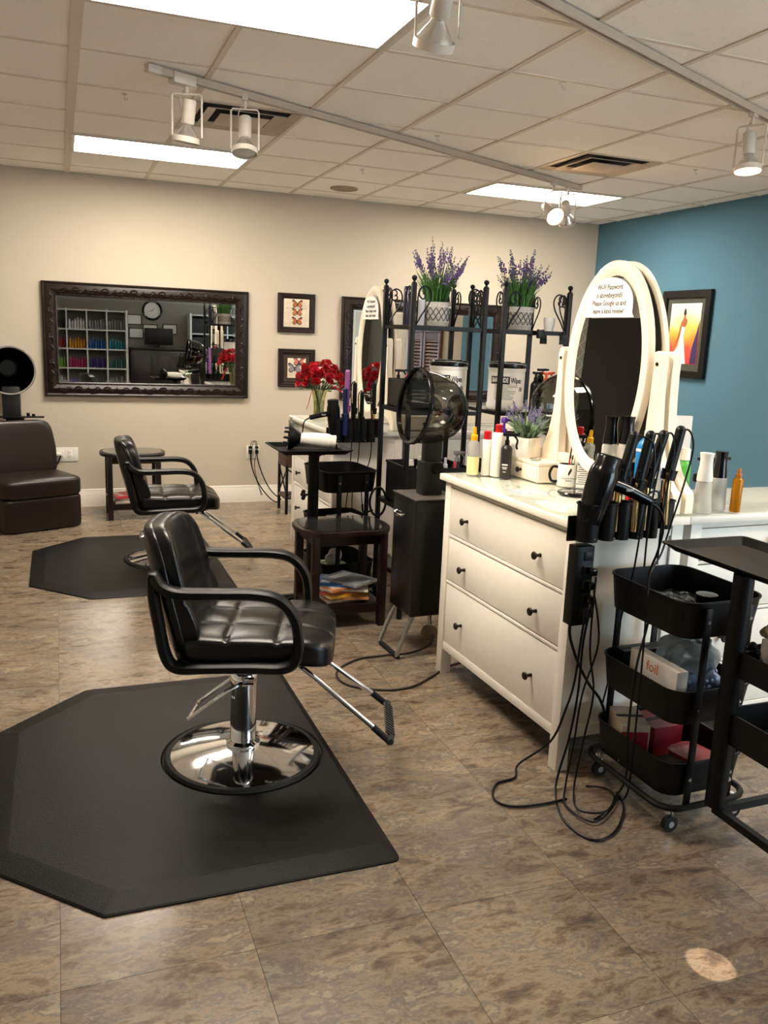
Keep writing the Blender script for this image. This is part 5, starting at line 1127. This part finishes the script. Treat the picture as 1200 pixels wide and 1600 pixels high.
def rose(c, s_, ax, m):
    Mx = Matrix.Translation(c) @ Vector(ax).to_track_quat('Z', 'Y').to_matrix().to_4x4(); mb = MB()
    for ring, (n, r, h, tl) in enumerate(((3, .25, .95, .1), (4, .5, .85, .3), (5, .8, .65, .55), (6, 1.0, .35, .9))):
        for j in range(n):
            a = 2*PI*j/n+ring*.7; bm = mb.bm; V = []
            for u in range(3):
                row = []
                for v in range(4):
                    aa = a+(v-1.5)*.42*(1.15 if ring else 1.4); rr = s_*r*(.45+.55*(u/2)**.7)*(1+tl*.25*(u == 2)); zz = s_*(-.45+(h+.45)*(u/2)-.12*(abs(v-1.5)-.5)*(u == 2))
                    row.append(bm.verts.new(Mx @ Vector((rr*math.cos(aa), rr*math.sin(aa), zz))))
                V.append(row)
            for u in range(2):
                for v in range(3): bm.faces.new((V[u][v], V[u][v+1], V[u+1][v+1], V[u+1][v]))
    mb.sphere(c, (s_*.5, s_*.5, s_*.45), 10, 6)
    return mb.build('rose', m, t, smooth=60)
RP = [(0, 0, .375)]
for n, r, z in ((6, .062, .37), (10, .112, .345), (12, .148, .305), (11, .160, .262)):
    for k in range(n): a = 2*PI*k/n+r*9; RP.append((r*math.cos(a)*random.uniform(.9, 1.1), r*math.sin(a)*random.uniform(.9, 1.1), z+random.uniform(-.024, .024)))
for k, p in enumerate(RP): rose(Vector(p), random.uniform(.024, .032), (p[0]*2.2, p[1]*2.2, .30-abs(p[0])), M_rose if k % 4 else M_rose2)
for k in range(22):
    a = k*2.399; r = random.uniform(.07, .17); c = Vector((r*math.cos(a), r*math.sin(a), random.uniform(.20, .28))); d = Vector((math.cos(a), math.sin(a), random.uniform(-.5, .2))); s_ = Vector((-math.sin(a), math.cos(a), .2))*.018
    mb = MB(); bm = mb.bm; v = [bm.verts.new(q) for q in (c, c+d*.03+s_, c+d*.065, c+d*.03-s_, c+d*.033+Vector((0, 0, -.005)))]
    for tri in ((0, 1, 4), (1, 2, 4), (2, 3, 4), (3, 0, 4)): bm.faces.new([v[i] for i in tri])
    mb.build('leaf', M_leaf, t, smooth=0)
fl = MB()
for k in range(70):
    a = random.uniform(0, 2*PI); r = random.uniform(.03, .17); b = Vector((r*.5*math.cos(a), r*.5*math.sin(a), .2)); fl.blade(b, (r*1.15*math.cos(a), r*1.15*math.sin(a), random.uniform(.19, .30)), .006)
stuff(fl.build('filler_greens', M_leaf, t, smooth=0))
MB().band([(-.05, -.045, .21), (-.08, -.06, .17), (-.10, -.07, .10), (-.115, -.075, .06)], (.5, .8, .1), .022, .0015, False).band([(.06, -.05, .215), (.10, -.06, .22), (.13, -.06, .205), (.16, -.065, .19)], (.3, .8, .5), .026, .0015, False).build('ribbon', M_red, t, smooth=60)
# brown side console behind the far dresser
t = thing('console_table', 'low brown wooden stand between the far dresser and the wall', 'table', (1.98, 7.22, 0)); M_bw = mat('worn_brown_wood', '#4a3225', .55, var=.3, vscale=15, stretch=(.2, 1, 1))
MB().b2((-.19, -.16, .545), (.19, .16, .575), .003).build('table_top', M_bw, t); MB().b2((-.175, -.145, .41), (.175, .145, .545), .002).build('drawer_case', M_bw, t); MB().b2((-.175, -.145, .13), (.175, .145, .15)).build('lower_shelf', M_bw, t)
for sx in (-1, 1):
    for sy in (-1, 1): MB().box((sx*.165, sy*.135, .215), (.022, .022, .43)).build('leg', M_blackm, t)
    MB().tube([(sx*.165, -.135, .16), (sx*.165, .135, .40)], .007, 6, smooth=False).tube([(sx*.165, .135, .16), (sx*.165, -.135, .40)], .007, 6, smooth=False).build('cross_brace', M_blackm, t)
MB().tube([(-.165, -.137, .16), (.165, -.137, .40)], .007, 6, smooth=False).tube([(.165, -.137, .16), (-.165, -.137, .40)], .007, 6, smooth=False).build('cross_brace', M_blackm, t)
t = thing('hair_clippers', 'silver hair clippers hung at the far dresser corner', 'clippers', (1.582, 6.06, .90), 0); MB().b2((-.018, -.03, -.09), (.014, .03, .03), .01).build('clipper_body', M_steel, t); MB().b2((-.014, -.026, .03), (.008, .026, .05), .003).build('blade', M_chrome, t)
# ------------------------------------------------------------------ things on the racks
def lavender(label, x, y, seed):
    t = thing('lavender_pot', label, 'plant', (x, y, 1.6235), seed); r0, r1, h = .074, .083, .128
    MB().lathe([(0, 0), (r0, 0), (r1, h), (r1-.004, h), (r1-.006, h-.012), (0, h-.012)], seg=40).build('ceramic_pot', mat('grey_white_ceramic', '#b6b0a8', .55, var=.22, vscale=90), t)
    l = MB(); n = 16; z0, z1 = .028, h-.030
    for k in range(n):
        for sg in (-1, 1):
            P = []
            for u in range(9):
                q = u/8; a = 2*PI*(k+sg*q*1.5)/n; rr = r0+(r1-r0)*(z0+q*(z1-z0))/h+.001; P.append((rr*math.cos(a), rr*math.sin(a), z0+q*(z1-z0)))
            l.tube(P, .0019, 5, smooth=False)
    l.build('lattice_relief', mat('dark_lattice', '#2a2624', .6), t)
    for z, nm in ((.024, 'lower_band'), (h-.026, 'upper_band')): MB().lathe([(r0+(r1-r0)*z/h-.001, z-.002), (r0+(r1-r0)*z/h+.003, z), (r0+(r1-r0)*z/h-.001, z+.004)], seg=40).build(nm, M_fixw, t)
    grass(t, 260, .058, .085, h-.014, .12, .25, M_grass, seed, .0052, .3)
    spikes(t, 34, .045, .13, h-.014, .22, .36, M_lav, seed+3, .012, .11)
    return t
lavender('left lavender plant in latticed pot on top of left rack', 1.962, 4.42, 21)
lavender('right lavender plant in latticed pot on top of right rack', 2.487, 4.425, 34)
t = thing('product_box', 'tall dark blue product tube on the left rack top shelf', 'box', (1.80, 4.43, 1.6235)); MB().lathe([(0, 0), (.028, 0), (.028, .20), (.024, .205), (0, .205)], seg=24).build('tube_body', mat('navy_carton', '#17172c', .3, var=.1), t); MB().lathe([(.0286, .178), (.0286, .186)], seg=24).build('silver_band', M_steel, t)
for z in (.05, .085, .12): MB().sphere((.008, -.0275, z), (.006, .0012, .009), 8, 6).build('silver_mark', M_steel, t)
t = thing('product_box', 'slim silver white tube beside the left lavender pot', 'box', (1.855, 4.375, 1.6235)); MB().lathe([(0, 0), (.020, 0), (.020, .135), (.008, .14), (.008, .155), (0, .155)], seg=20).build('tube_body', mat('silver_carton', '#b9b6be', .3), t)
t = thing('cup', 'white paper cup on the right rack top shelf', 'cup', (2.615, 4.30, 1.6235)); MB().lathe([(0, 0), (.025, 0), (.033, .06), (.031, .075), (.029, .06), (.0, .004)], seg=20).build('cup_body', mat('frosted_white', '#d8d4cc', .5), t)
for k, (x, lb) in enumerate([(2.53, 'left'), (2.655, 'right')]):
    t = thing('clipper_guard', f'{lb} black clipper comb hung on the right rack front rail', 'comb', (x, 4.205, 1.585), .1-.3*k); MB().b2((-.020, -.004, -.008), (.020, .010, .022), .004).build('guard_clip', M_black, t)
    c = MB()
    for j in range(9): c.b2((-.019+j*.0044, -.006, -.034), (-.0168+j*.0044, .008, -.006))
    stuff(c.build('comb_teeth', M_black, t)); MB().tube([(0, .005, .02), (0, .012, .035), (0, .022, .038)], .003, 6).build('hook', M_black, t)
t = thing('clipper_guard', 'black clip clamped on the right rack post', 'clip', (2.497, 4.19, 1.605)); MB().b2((-.02, -.012, -.025), (.02, .012, .025), .006).build('clip_body', M_black, t)
def wipes_tub(label, x, y, z, seed):
    t = thing('wipes_tub', label, 'tub', (x, y, z), math.radians(-25)); r = .108
    MB().lathe([(0, 0), (r*.96, 0), (r, .012), (r, .034), (r*.965, .04), (r*.965, .215), (r, .222), (r, .236), (0, .236)], seg=56).build('tub_body', M_whitep, t)
    MB().lathe([(r*.99, .236), (r*1.0, .24), (r*1.0, .262), (r*.96, .268), (r*.7, .266), (r*.68, .272), (0, .272)], seg=56).build('tub_lid', mat('black_gloss_lid', '#0c0c0d', .2), t)
    hd = MB().tube([(r*1.0*math.cos(a), r*1.0*math.sin(a), .25+.014*math.sin((a-PI)*1.0)) for a in [PI+PI*k/10 for k in range(11)]], .0035, 6, n=2).build('wire_handle', M_greyp, t)
    def wrap(name, a0, a1, z0, z1, m, dr=.0008, n=14):
        mb = MB(); bm = mb.bm; R_ = [[bm.verts.new(((r*.965+dr)*math.cos(a0+(a1-a0)*k/n), (r*.965+dr)*math.sin(a0+(a1-a0)*k/n), z_)) for k in range(n+1)] for z_ in (z0, z1)]
        for k in range(n): bm.faces.new((R_[0][k], R_[0][k+1], R_[1][k+1], R_[1][k]))
        return mb.build(name, m, t)
    c = -PI/2
    wrap('paper_label', c-1.7, c+1.7, .042, .213, mat('label_white', '#efe9e0', .45, var=.02), .0006, 30)
    wrap('black_title_bar', c-1.0, c+.12, .146, .190, M_ink, .0012)
    def curved(txt, size, ang, z, m, sx=1, bold=0):
        o = text(txt, size, m, t, Matrix(), 'title_lettering', 'CENTER', .0002, sx, bold)
        for v in o.data.vertices:
            a = c+ang+v.co.x/(r*.965); rr = r*.965+.0016+v.co.z; v.co = Vector((rr*math.cos(a), rr*math.sin(a), z+v.co.y))
    curved('BARBICIDE', .037, -.44, .168, M_paper, .56, .001); curved('Wipes', .044, .50, .167, M_ink, .58, .001)
    ln = MB(); rnd = random.Random(seed)
    for k in range(11):
        z_ = .138-k*.0078; a0 = c-.72; a1 = a0+rnd.uniform(.7, 1.35); bm = ln.bm; q = [[bm.verts.new(((r*.965+.0012)*math.cos(a0+(a1-a0)*j/6), (r*.965+.0012)*math.sin(a0+(a1-a0)*j/6), zz)) for j in range(7)] for zz in (z_, z_+.0022)]
        for j in range(6): bm.faces.new((q[0][j], q[0][j+1], q[1][j+1], q[1][j]))
    stuff(ln.build('fine_print', mat('fine_print_ink', '#5a5650', .6), t))
    a = c+.82; bx = Vector((math.cos(a), math.sin(a), 0)); Fm = frame_mat((-math.sin(a), math.cos(a), 0), (0, 0, 1), bx*(r*.965+.0012)+Vector((0, 0, .12)))
    MB().ring(ell(.013, .013, 24), ell(.0105, .0105, 24), 0, .0006, M=Fm).prism([(-.009, .007), (-.007, .009), (.009, -.007), (.007, -.009)], 0, .0006, M=Fm).prism([(-.003, -.007), (.003, -.007), (.003, .006), (-.003, .006)], 0, .0005, M=Fm).build('warning_symbol', M_ink, t)
    return t
wipes_tub('left white tub of disinfecting wipes with black lid on the left rack', 2.062, 4.428, 1.1715, 1)
wipes_tub('right white tub of disinfecting wipes with black lid on the right rack', 2.42, 4.398, 1.1715, 2)
t = thing('storage_bin', 'dark grey bin on the left rack middle shelf', 'bin', (1.843, 4.475, 1.1715)); b_ = MB().ring([(-.08, -.12), (.08, -.12), (.08, .12), (-.08, .12)], [(-.076, -.116), (.076, -.116), (.076, .116), (-.076, .116)], 0, .155).b2((-.08, -.12, 0), (.08, .12, .005)); b_.build('bin_body', mat('dark_grey_box', '#24221f', .5, var=.1), t, smooth=0)
for k in range(3): MB().box((-.0005, -.1205, .10-.02*k), (.11, .001, .003)).build('grey_stripe', M_greyp, t)
bottle('spray_bottle', 'black spray top bottle standing in the dark grey bin', 'bottle', (1.80, 4.53, 1.178), .022, .15, M_black, .01, ('trigger', M_black, .01, .014))
bottle('styling_bottle', 'white bottle with pink cap standing in the dark grey bin', 'bottle', (1.835, 4.47, 1.178), .02, .15, M_whitep, .012, ('cyl', M_pinkp, .016, .025))
bottle('styling_bottle', 'grey capped bottle standing in the dark grey bin', 'bottle', (1.88, 4.42, 1.178), .02, .16, M_blab, .012, ('cyl', M_greyp, .013, .03))
bottle('spray_bottle', 'black trigger bottle at the right end of the right rack shelf', 'bottle', (2.575, 4.33, 1.1715), .030, .17, M_black, .012, ('trigger', M_black, .013, .018))
bottle('spray_bottle', 'white bottle with orange sprayer on the right rack', 'bottle', (2.625, 4.30, 1.1715), .024, .17, M_whitep, .012, ('trigger', M_orangep, .013, .02))
bottle('spray_bottle', 'large black and teal spray bottle at the right rack corner', 'bottle', (2.645, 4.40, 1.1715), .033, .18, M_blackgloss, .014, ('trigger', M_black, .016, .024), (.10, .14, M_teal))
for (x, y, w_, lb) in [(1.86, 4.40, .19, 'left black bin on the lower shelf of the left rack'), (2.055, 4.40, .17, 'right black bin on the lower shelf of the left rack'), (2.40, 4.40, .18, 'black bin on the lower shelf of the right rack')]:
    t = thing('storage_bin', lb, 'bin', (x, y, .6315)); h_ = .225
    MB().ring([(-w_/2, -.17), (w_/2, -.17), (w_/2, .17), (-w_/2, .17)], [(-w_/2+.004, -.166), (w_/2-.004, -.166), (w_/2-.004, .166), (-w_/2+.004, .166)], 0, h_).b2((-w_/2, -.17, 0), (w_/2, .17, .005)).build('bin_body', M_black, t, smooth=0)
    MB().ring([(-w_/2-.005, -.175), (w_/2+.005, -.175), (w_/2+.005, .175), (-w_/2-.005, .175)], [(-w_/2, -.17), (w_/2, -.17), (w_/2, .17), (-w_/2, .17)], h_-.012, h_+.001).build('bin_rim', M_black, t, smooth=0)
zz = .638
for x, y, r, h, m, c, lb in [(1.81, 4.32, .027, .225, M_clr2, ('cyl', M_whitep, .02, .03), 'clear jar with white lid in the left black bin'), (1.87, 4.30, .024, .22, M_whitep, ('cyl', M_blab, .014, .03), 'white bottle with dark cap in the left black bin'), (1.90, 4.38, .026, .23, M_whitep, ('cyl', M_whitep, .018, .035), 'plain white bottle in the left black bin'), (1.83, 4.42, .022, .20, M_blackgloss, ('cyl', M_black, .014, .03), 'black bottle in the left black bin'),
                           (1.925, 4.29, .02, .23, M_black, ('trigger', M_black, .01, .014), 'black spray bottle beside the dryer neck'), (2.02, 4.31, .022, .205, mat('pale_grey_plastic', '#b9b9c0', .4), ('mist', mat('pale_grey_plastic', '#b9b9c0'), .014, .06), 'pale grey nozzle bottle in the right black bin'),
                           (2.075, 4.30, .014, .22, M_pinkp, ('cyl', M_pinkp, .01, .02), 'pink tube in the right black bin'), (2.105, 4.34, .028, .24, M_blab, ('trigger', M_greyp, .013, .02), 'dark bottle with grey sprayer in the right black bin'), (2.37, 4.32, .026, .23, M_black, ('trigger', M_black, .013, .018), 'black spray bottle in the bin of the right rack')]:
    bottle('styling_bottle', lb, 'bottle', (x, y, zz), r, h, m, r*.45, c)
# things in the far cart
carton('product_box', 'black printed box lying in the middle bin of the far cart', 'box', (1.50, 4.70, .38), .1, (.20, .14, .11), '#161618', '· · · ·', '#e0e0e0', .05)
t = thing('paper_pad', 'white sheet lying on the black box in the far cart', 'paper', (1.56, 4.71, .4965), .3); MB().box((0, 0, .003), (.18, .11, .004)).build('sheet', M_paper, t)
carton('tissue_box', 'green and white tissue box in the lowest bin of the far cart', 'box', (1.49, 4.68, .13), .05, (.13, .11, .10), '#9fb08f')
t = thing('tissue', 'tissue puffing from the green tissue box', 'tissue', (1.49, 4.68, .232)); MB().cushion((0, 0, .03), (.045, .03, .032), p=2.5, n=10, fn=crump).build('tissue', M_paper, t)
t = thing('cable_ring', 'coiled black cable hung on the side of the far cart', 'cable', (1.735, 4.60, .60)); MB().tube([(.05*math.cos(a), .01, .085*math.sin(a)) for a in [2*PI*k/14 for k in range(14)]], .007, 8, closed=True).build('coil', M_black, t); MB().tube([(-.03, .01, -.05), (-.09, .0, -.06), (-.10, 0, -.01)], .006, 8).build('tail', M_black, t)
# ------------------------------------------------------------------ behind the camera: seen in the wide mirror
def cubby(label, x0, y, n, m_, rz=0, z0=0, pitch=.36):
    t = thing('cube_shelf', label, 'shelf', (x0, y, z0)); P = pitch; D = .36
    M_k = mat('white_laminate', '#d9d9d6', .4)
    for i in range(n+1): MB().b2((i*P-(.012 if 0 < i < n else .02), -D, 0), (i*P+(.012 if 0 < i < n else .02), 0, m_*P+.04)).build('upright', M_k, t)
    for k in range(m_+1):
        for i in range(n): MB().b2((i*P+.012, -D, k*P), (i*P+P-.012, 0, k*P+.024)).build('shelf_board', M_k, t)
    MB().b2((0, -D-.004, 0), (n*P, -D, m_*P)).build('shelf_back', mat('shelf_back', '#6d6b68', .7), t)
    return t
cubby('white cube shelf of hair products behind the camera', -.56, -1.95, 5, 5)
random.seed(5)
RC = {4: ['#2a2a2c', '#1c1c22', '#d8d8d8', '#8a8a8c', '#77787a'], 3: ['#d0d0d4', '#8e1a1c', '#d08a18', '#1d5aa8', '#147a86'], 2: ['#d8d8d4', '#6aa038', '#b02860', '#32206e', '#3a5a5a'], 1: ['#9aa0a0', '#c0c4c0', '#6e5aa0', '#404448', '#8a8a90'], 0: ['#444444', '#b0a8a0', '#404860', '#909090', '#505050']}
for row in range(5):
    for ccol in range(5):
        col = RC[row][ccol]; m = mat('bottle_'+col, col, .35, var=.15)
        for k in range(6):
            x = -.56+ccol*.36+.055+k*.05; h = random.uniform(.14, .21) if k % 2 else random.uniform(.16, .2)
            t = thing('product_bottle', f'{["first","second","third","fourth","fifth","sixth"][k]} product bottle from left in {["bottom","second","third","fourth","top"][row]} row, column {["one","two","three","four","five"][ccol]} of cube shelf', 'bottle', (x, -2.02-.03*(k % 2), row*.36+.0245), 0, 'bottles on the cube shelf behind the camera')
            MB().lathe([(0, 0), (.020, 0), (.021, .004), (.020, h*.78), (.009, h*.84), (.009, h*.86), (.013, h*.87), (.012, h), (0, h)], seg=12).build('bottle_body', m, t)
t = thing('wall_clock', 'round dark-rimmed wall clock behind the camera', 'clock', (1.76, YW0+.001, 1.87)); F = frame_mat((-1, 0, 0), (0, 0, 1), (0, 0, 0))
MB().lathe([(.15, 0), (.19, 0), (.195, .02), (.18, .035), (.155, .03), (.15, .015)], seg=48, M=F).build('clock_rim', M_blackgloss, t); MB().lathe([(0, .012), (.152, .012)], seg=48, M=F).build('clock_face', M_paper, t)
for k in range(12): a = PI/2-2*PI*(k+1)/12; text(str(k+1), .034, M_ink, t, F @ Matrix.Translation((.122*math.cos(a), .122*math.sin(a), .013)), 'numeral')
MB().prism([(-.004, -.02), (.004, -.02), (.002, .11), (-.002, .11)], .015, .017, M=F @ Matrix.Rotation(-1.9, 4, 'Z')).build('minute_hand', M_ink, t); MB().prism([(-.005, -.02), (.005, -.02), (.003, .075), (-.003, .075)], .018, .02, M=F @ Matrix.Rotation(.8, 4, 'Z')).build('hour_hand', M_ink, t)
t = thing('reception_desk', 'dark wooden reception desk behind the camera', 'desk', (1.3, -1.92, 0)); MB().b2((0, -.35, 0), (1.1, 0, 1.12), .004).build('desk_front', M_dwood, t); MB().b2((-.03, -.40, 1.12), (1.13, .05, 1.15), .004).build('desk_top', M_dwood, t)
for k in range(3): MB().b2((.05+k*.35, .0, .1), (.36+k*.35, .008, 1.0), .002).build('desk_panel', M_dwood, t)
t = thing('computer_monitor', 'black monitor on the reception desk behind the camera', 'monitor', (1.85, -2.1, 1.151)); MB().b2((-.27, -.02, .06), (.27, .02, .38), .005).build('screen_case', M_black, t); MB().cyl((0, -.0, 0), (0, 0, .1), .02).build('stand_neck', M_black, t); MB().b2((-.12, -.08, 0), (.12, .08, .012), .003).build('stand_foot', M_black, t)
for k, (x, z) in enumerate(((1.45, 1.42), (1.72, 1.50), (2.1, 1.52), (1.42, 1.68))):
    t = thing('certificate_frame', ['certificate frame low at left of the clock', 'certificate frame below the clock', 'certificate frame right below the clock', 'certificate frame high at left of the clock'][k], 'picture', (x, YW0+.001, z)); F = frame_mat((-1, 0, 0), (0, 0, 1), (0, 0, 0)); a, b = .14, .10
    MB().ring([(-a, -b), (a, -b), (a, b), (-a, b)], [(-a+.015, -b+.015), (a-.015, -b+.015), (a-.015, b-.015), (-a+.015, b-.015)], 0, .02, M=F).build('frame', M_black, t); MB().prism([(-a+.012, -b+.012), (a-.012, -b+.012), (a-.012, b-.012), (-a+.012, b-.012)], 0, .006, M=F).build('certificate', M_paper, t)
cubby('white cube shelf with dark boxes behind the camera at right', 2.45, -1.95, 3, 5)
for k in range(9):
    i, r_ = k % 3, 2+k//3
    t = thing('storage_box', f'dark storage box in row {["three","four","five"][k//3]}, column {["one","two","three"][i]} of the right cube shelf', 'box', (2.63+i*.36, -2.14, r_*.36+.0245)); MB().b2((-.15, -.15, 0), (.15, .15, .28), .005).build('box_body', mat('charcoal_box', '#2a2a2c', .6), t); MB().tube([(-.03, .152, .2), (0, .16, .19), (.03, .152, .2)], .004, 6).build('pull_loop', M_black, t)
# louvred swing doors on the cream part of the right wall, seen in the wall mirror behind the racks
M_sal = mat('brown_louvre_wood', '#5a2c18', .45, var=.25, vscale=12, stretch=(1, .15, 1))
for k, (y0, y1) in enumerate(((2.75, 3.38), (3.40, 4.02))):
    t = thing('louvre_door', ['brown louvred swing door panel nearer the camera on right wall', 'brown louvred swing door panel nearer the blue wall'][k], 'door', (XW1-.03, (y0+y1)/2, .45)); w_ = (y1-y0)/2
    for s_ in (-1, 1): MB().box((0, s_*(w_-.045), .6), (.03, .09, 1.2), bev=.003).build('door_stile', M_sal, t)
    for z_ in (.05, 1.13): MB().box((0, 0, z_), (.03, 2*w_-.18, .10)).build('door_rail', M_sal, t)
    MB().prism([(-w_, 1.19), (w_, 1.19), (w_, 1.24 if k else 1.30), (w_*.3, 1.25), (-w_*.3, 1.26), (-w_, 1.30 if k else 1.24)], -.015, .015, M=frame_mat((0, 1, 0), (0, 0, 1), (0, 0, 0))).build('curved_head', M_sal, t)
    for j in range(20): MB().box((0, 0, .125+j*.05), (.008, 2*w_-.18, .052), (0, .6, 0)).build('louvre', M_sal, t)
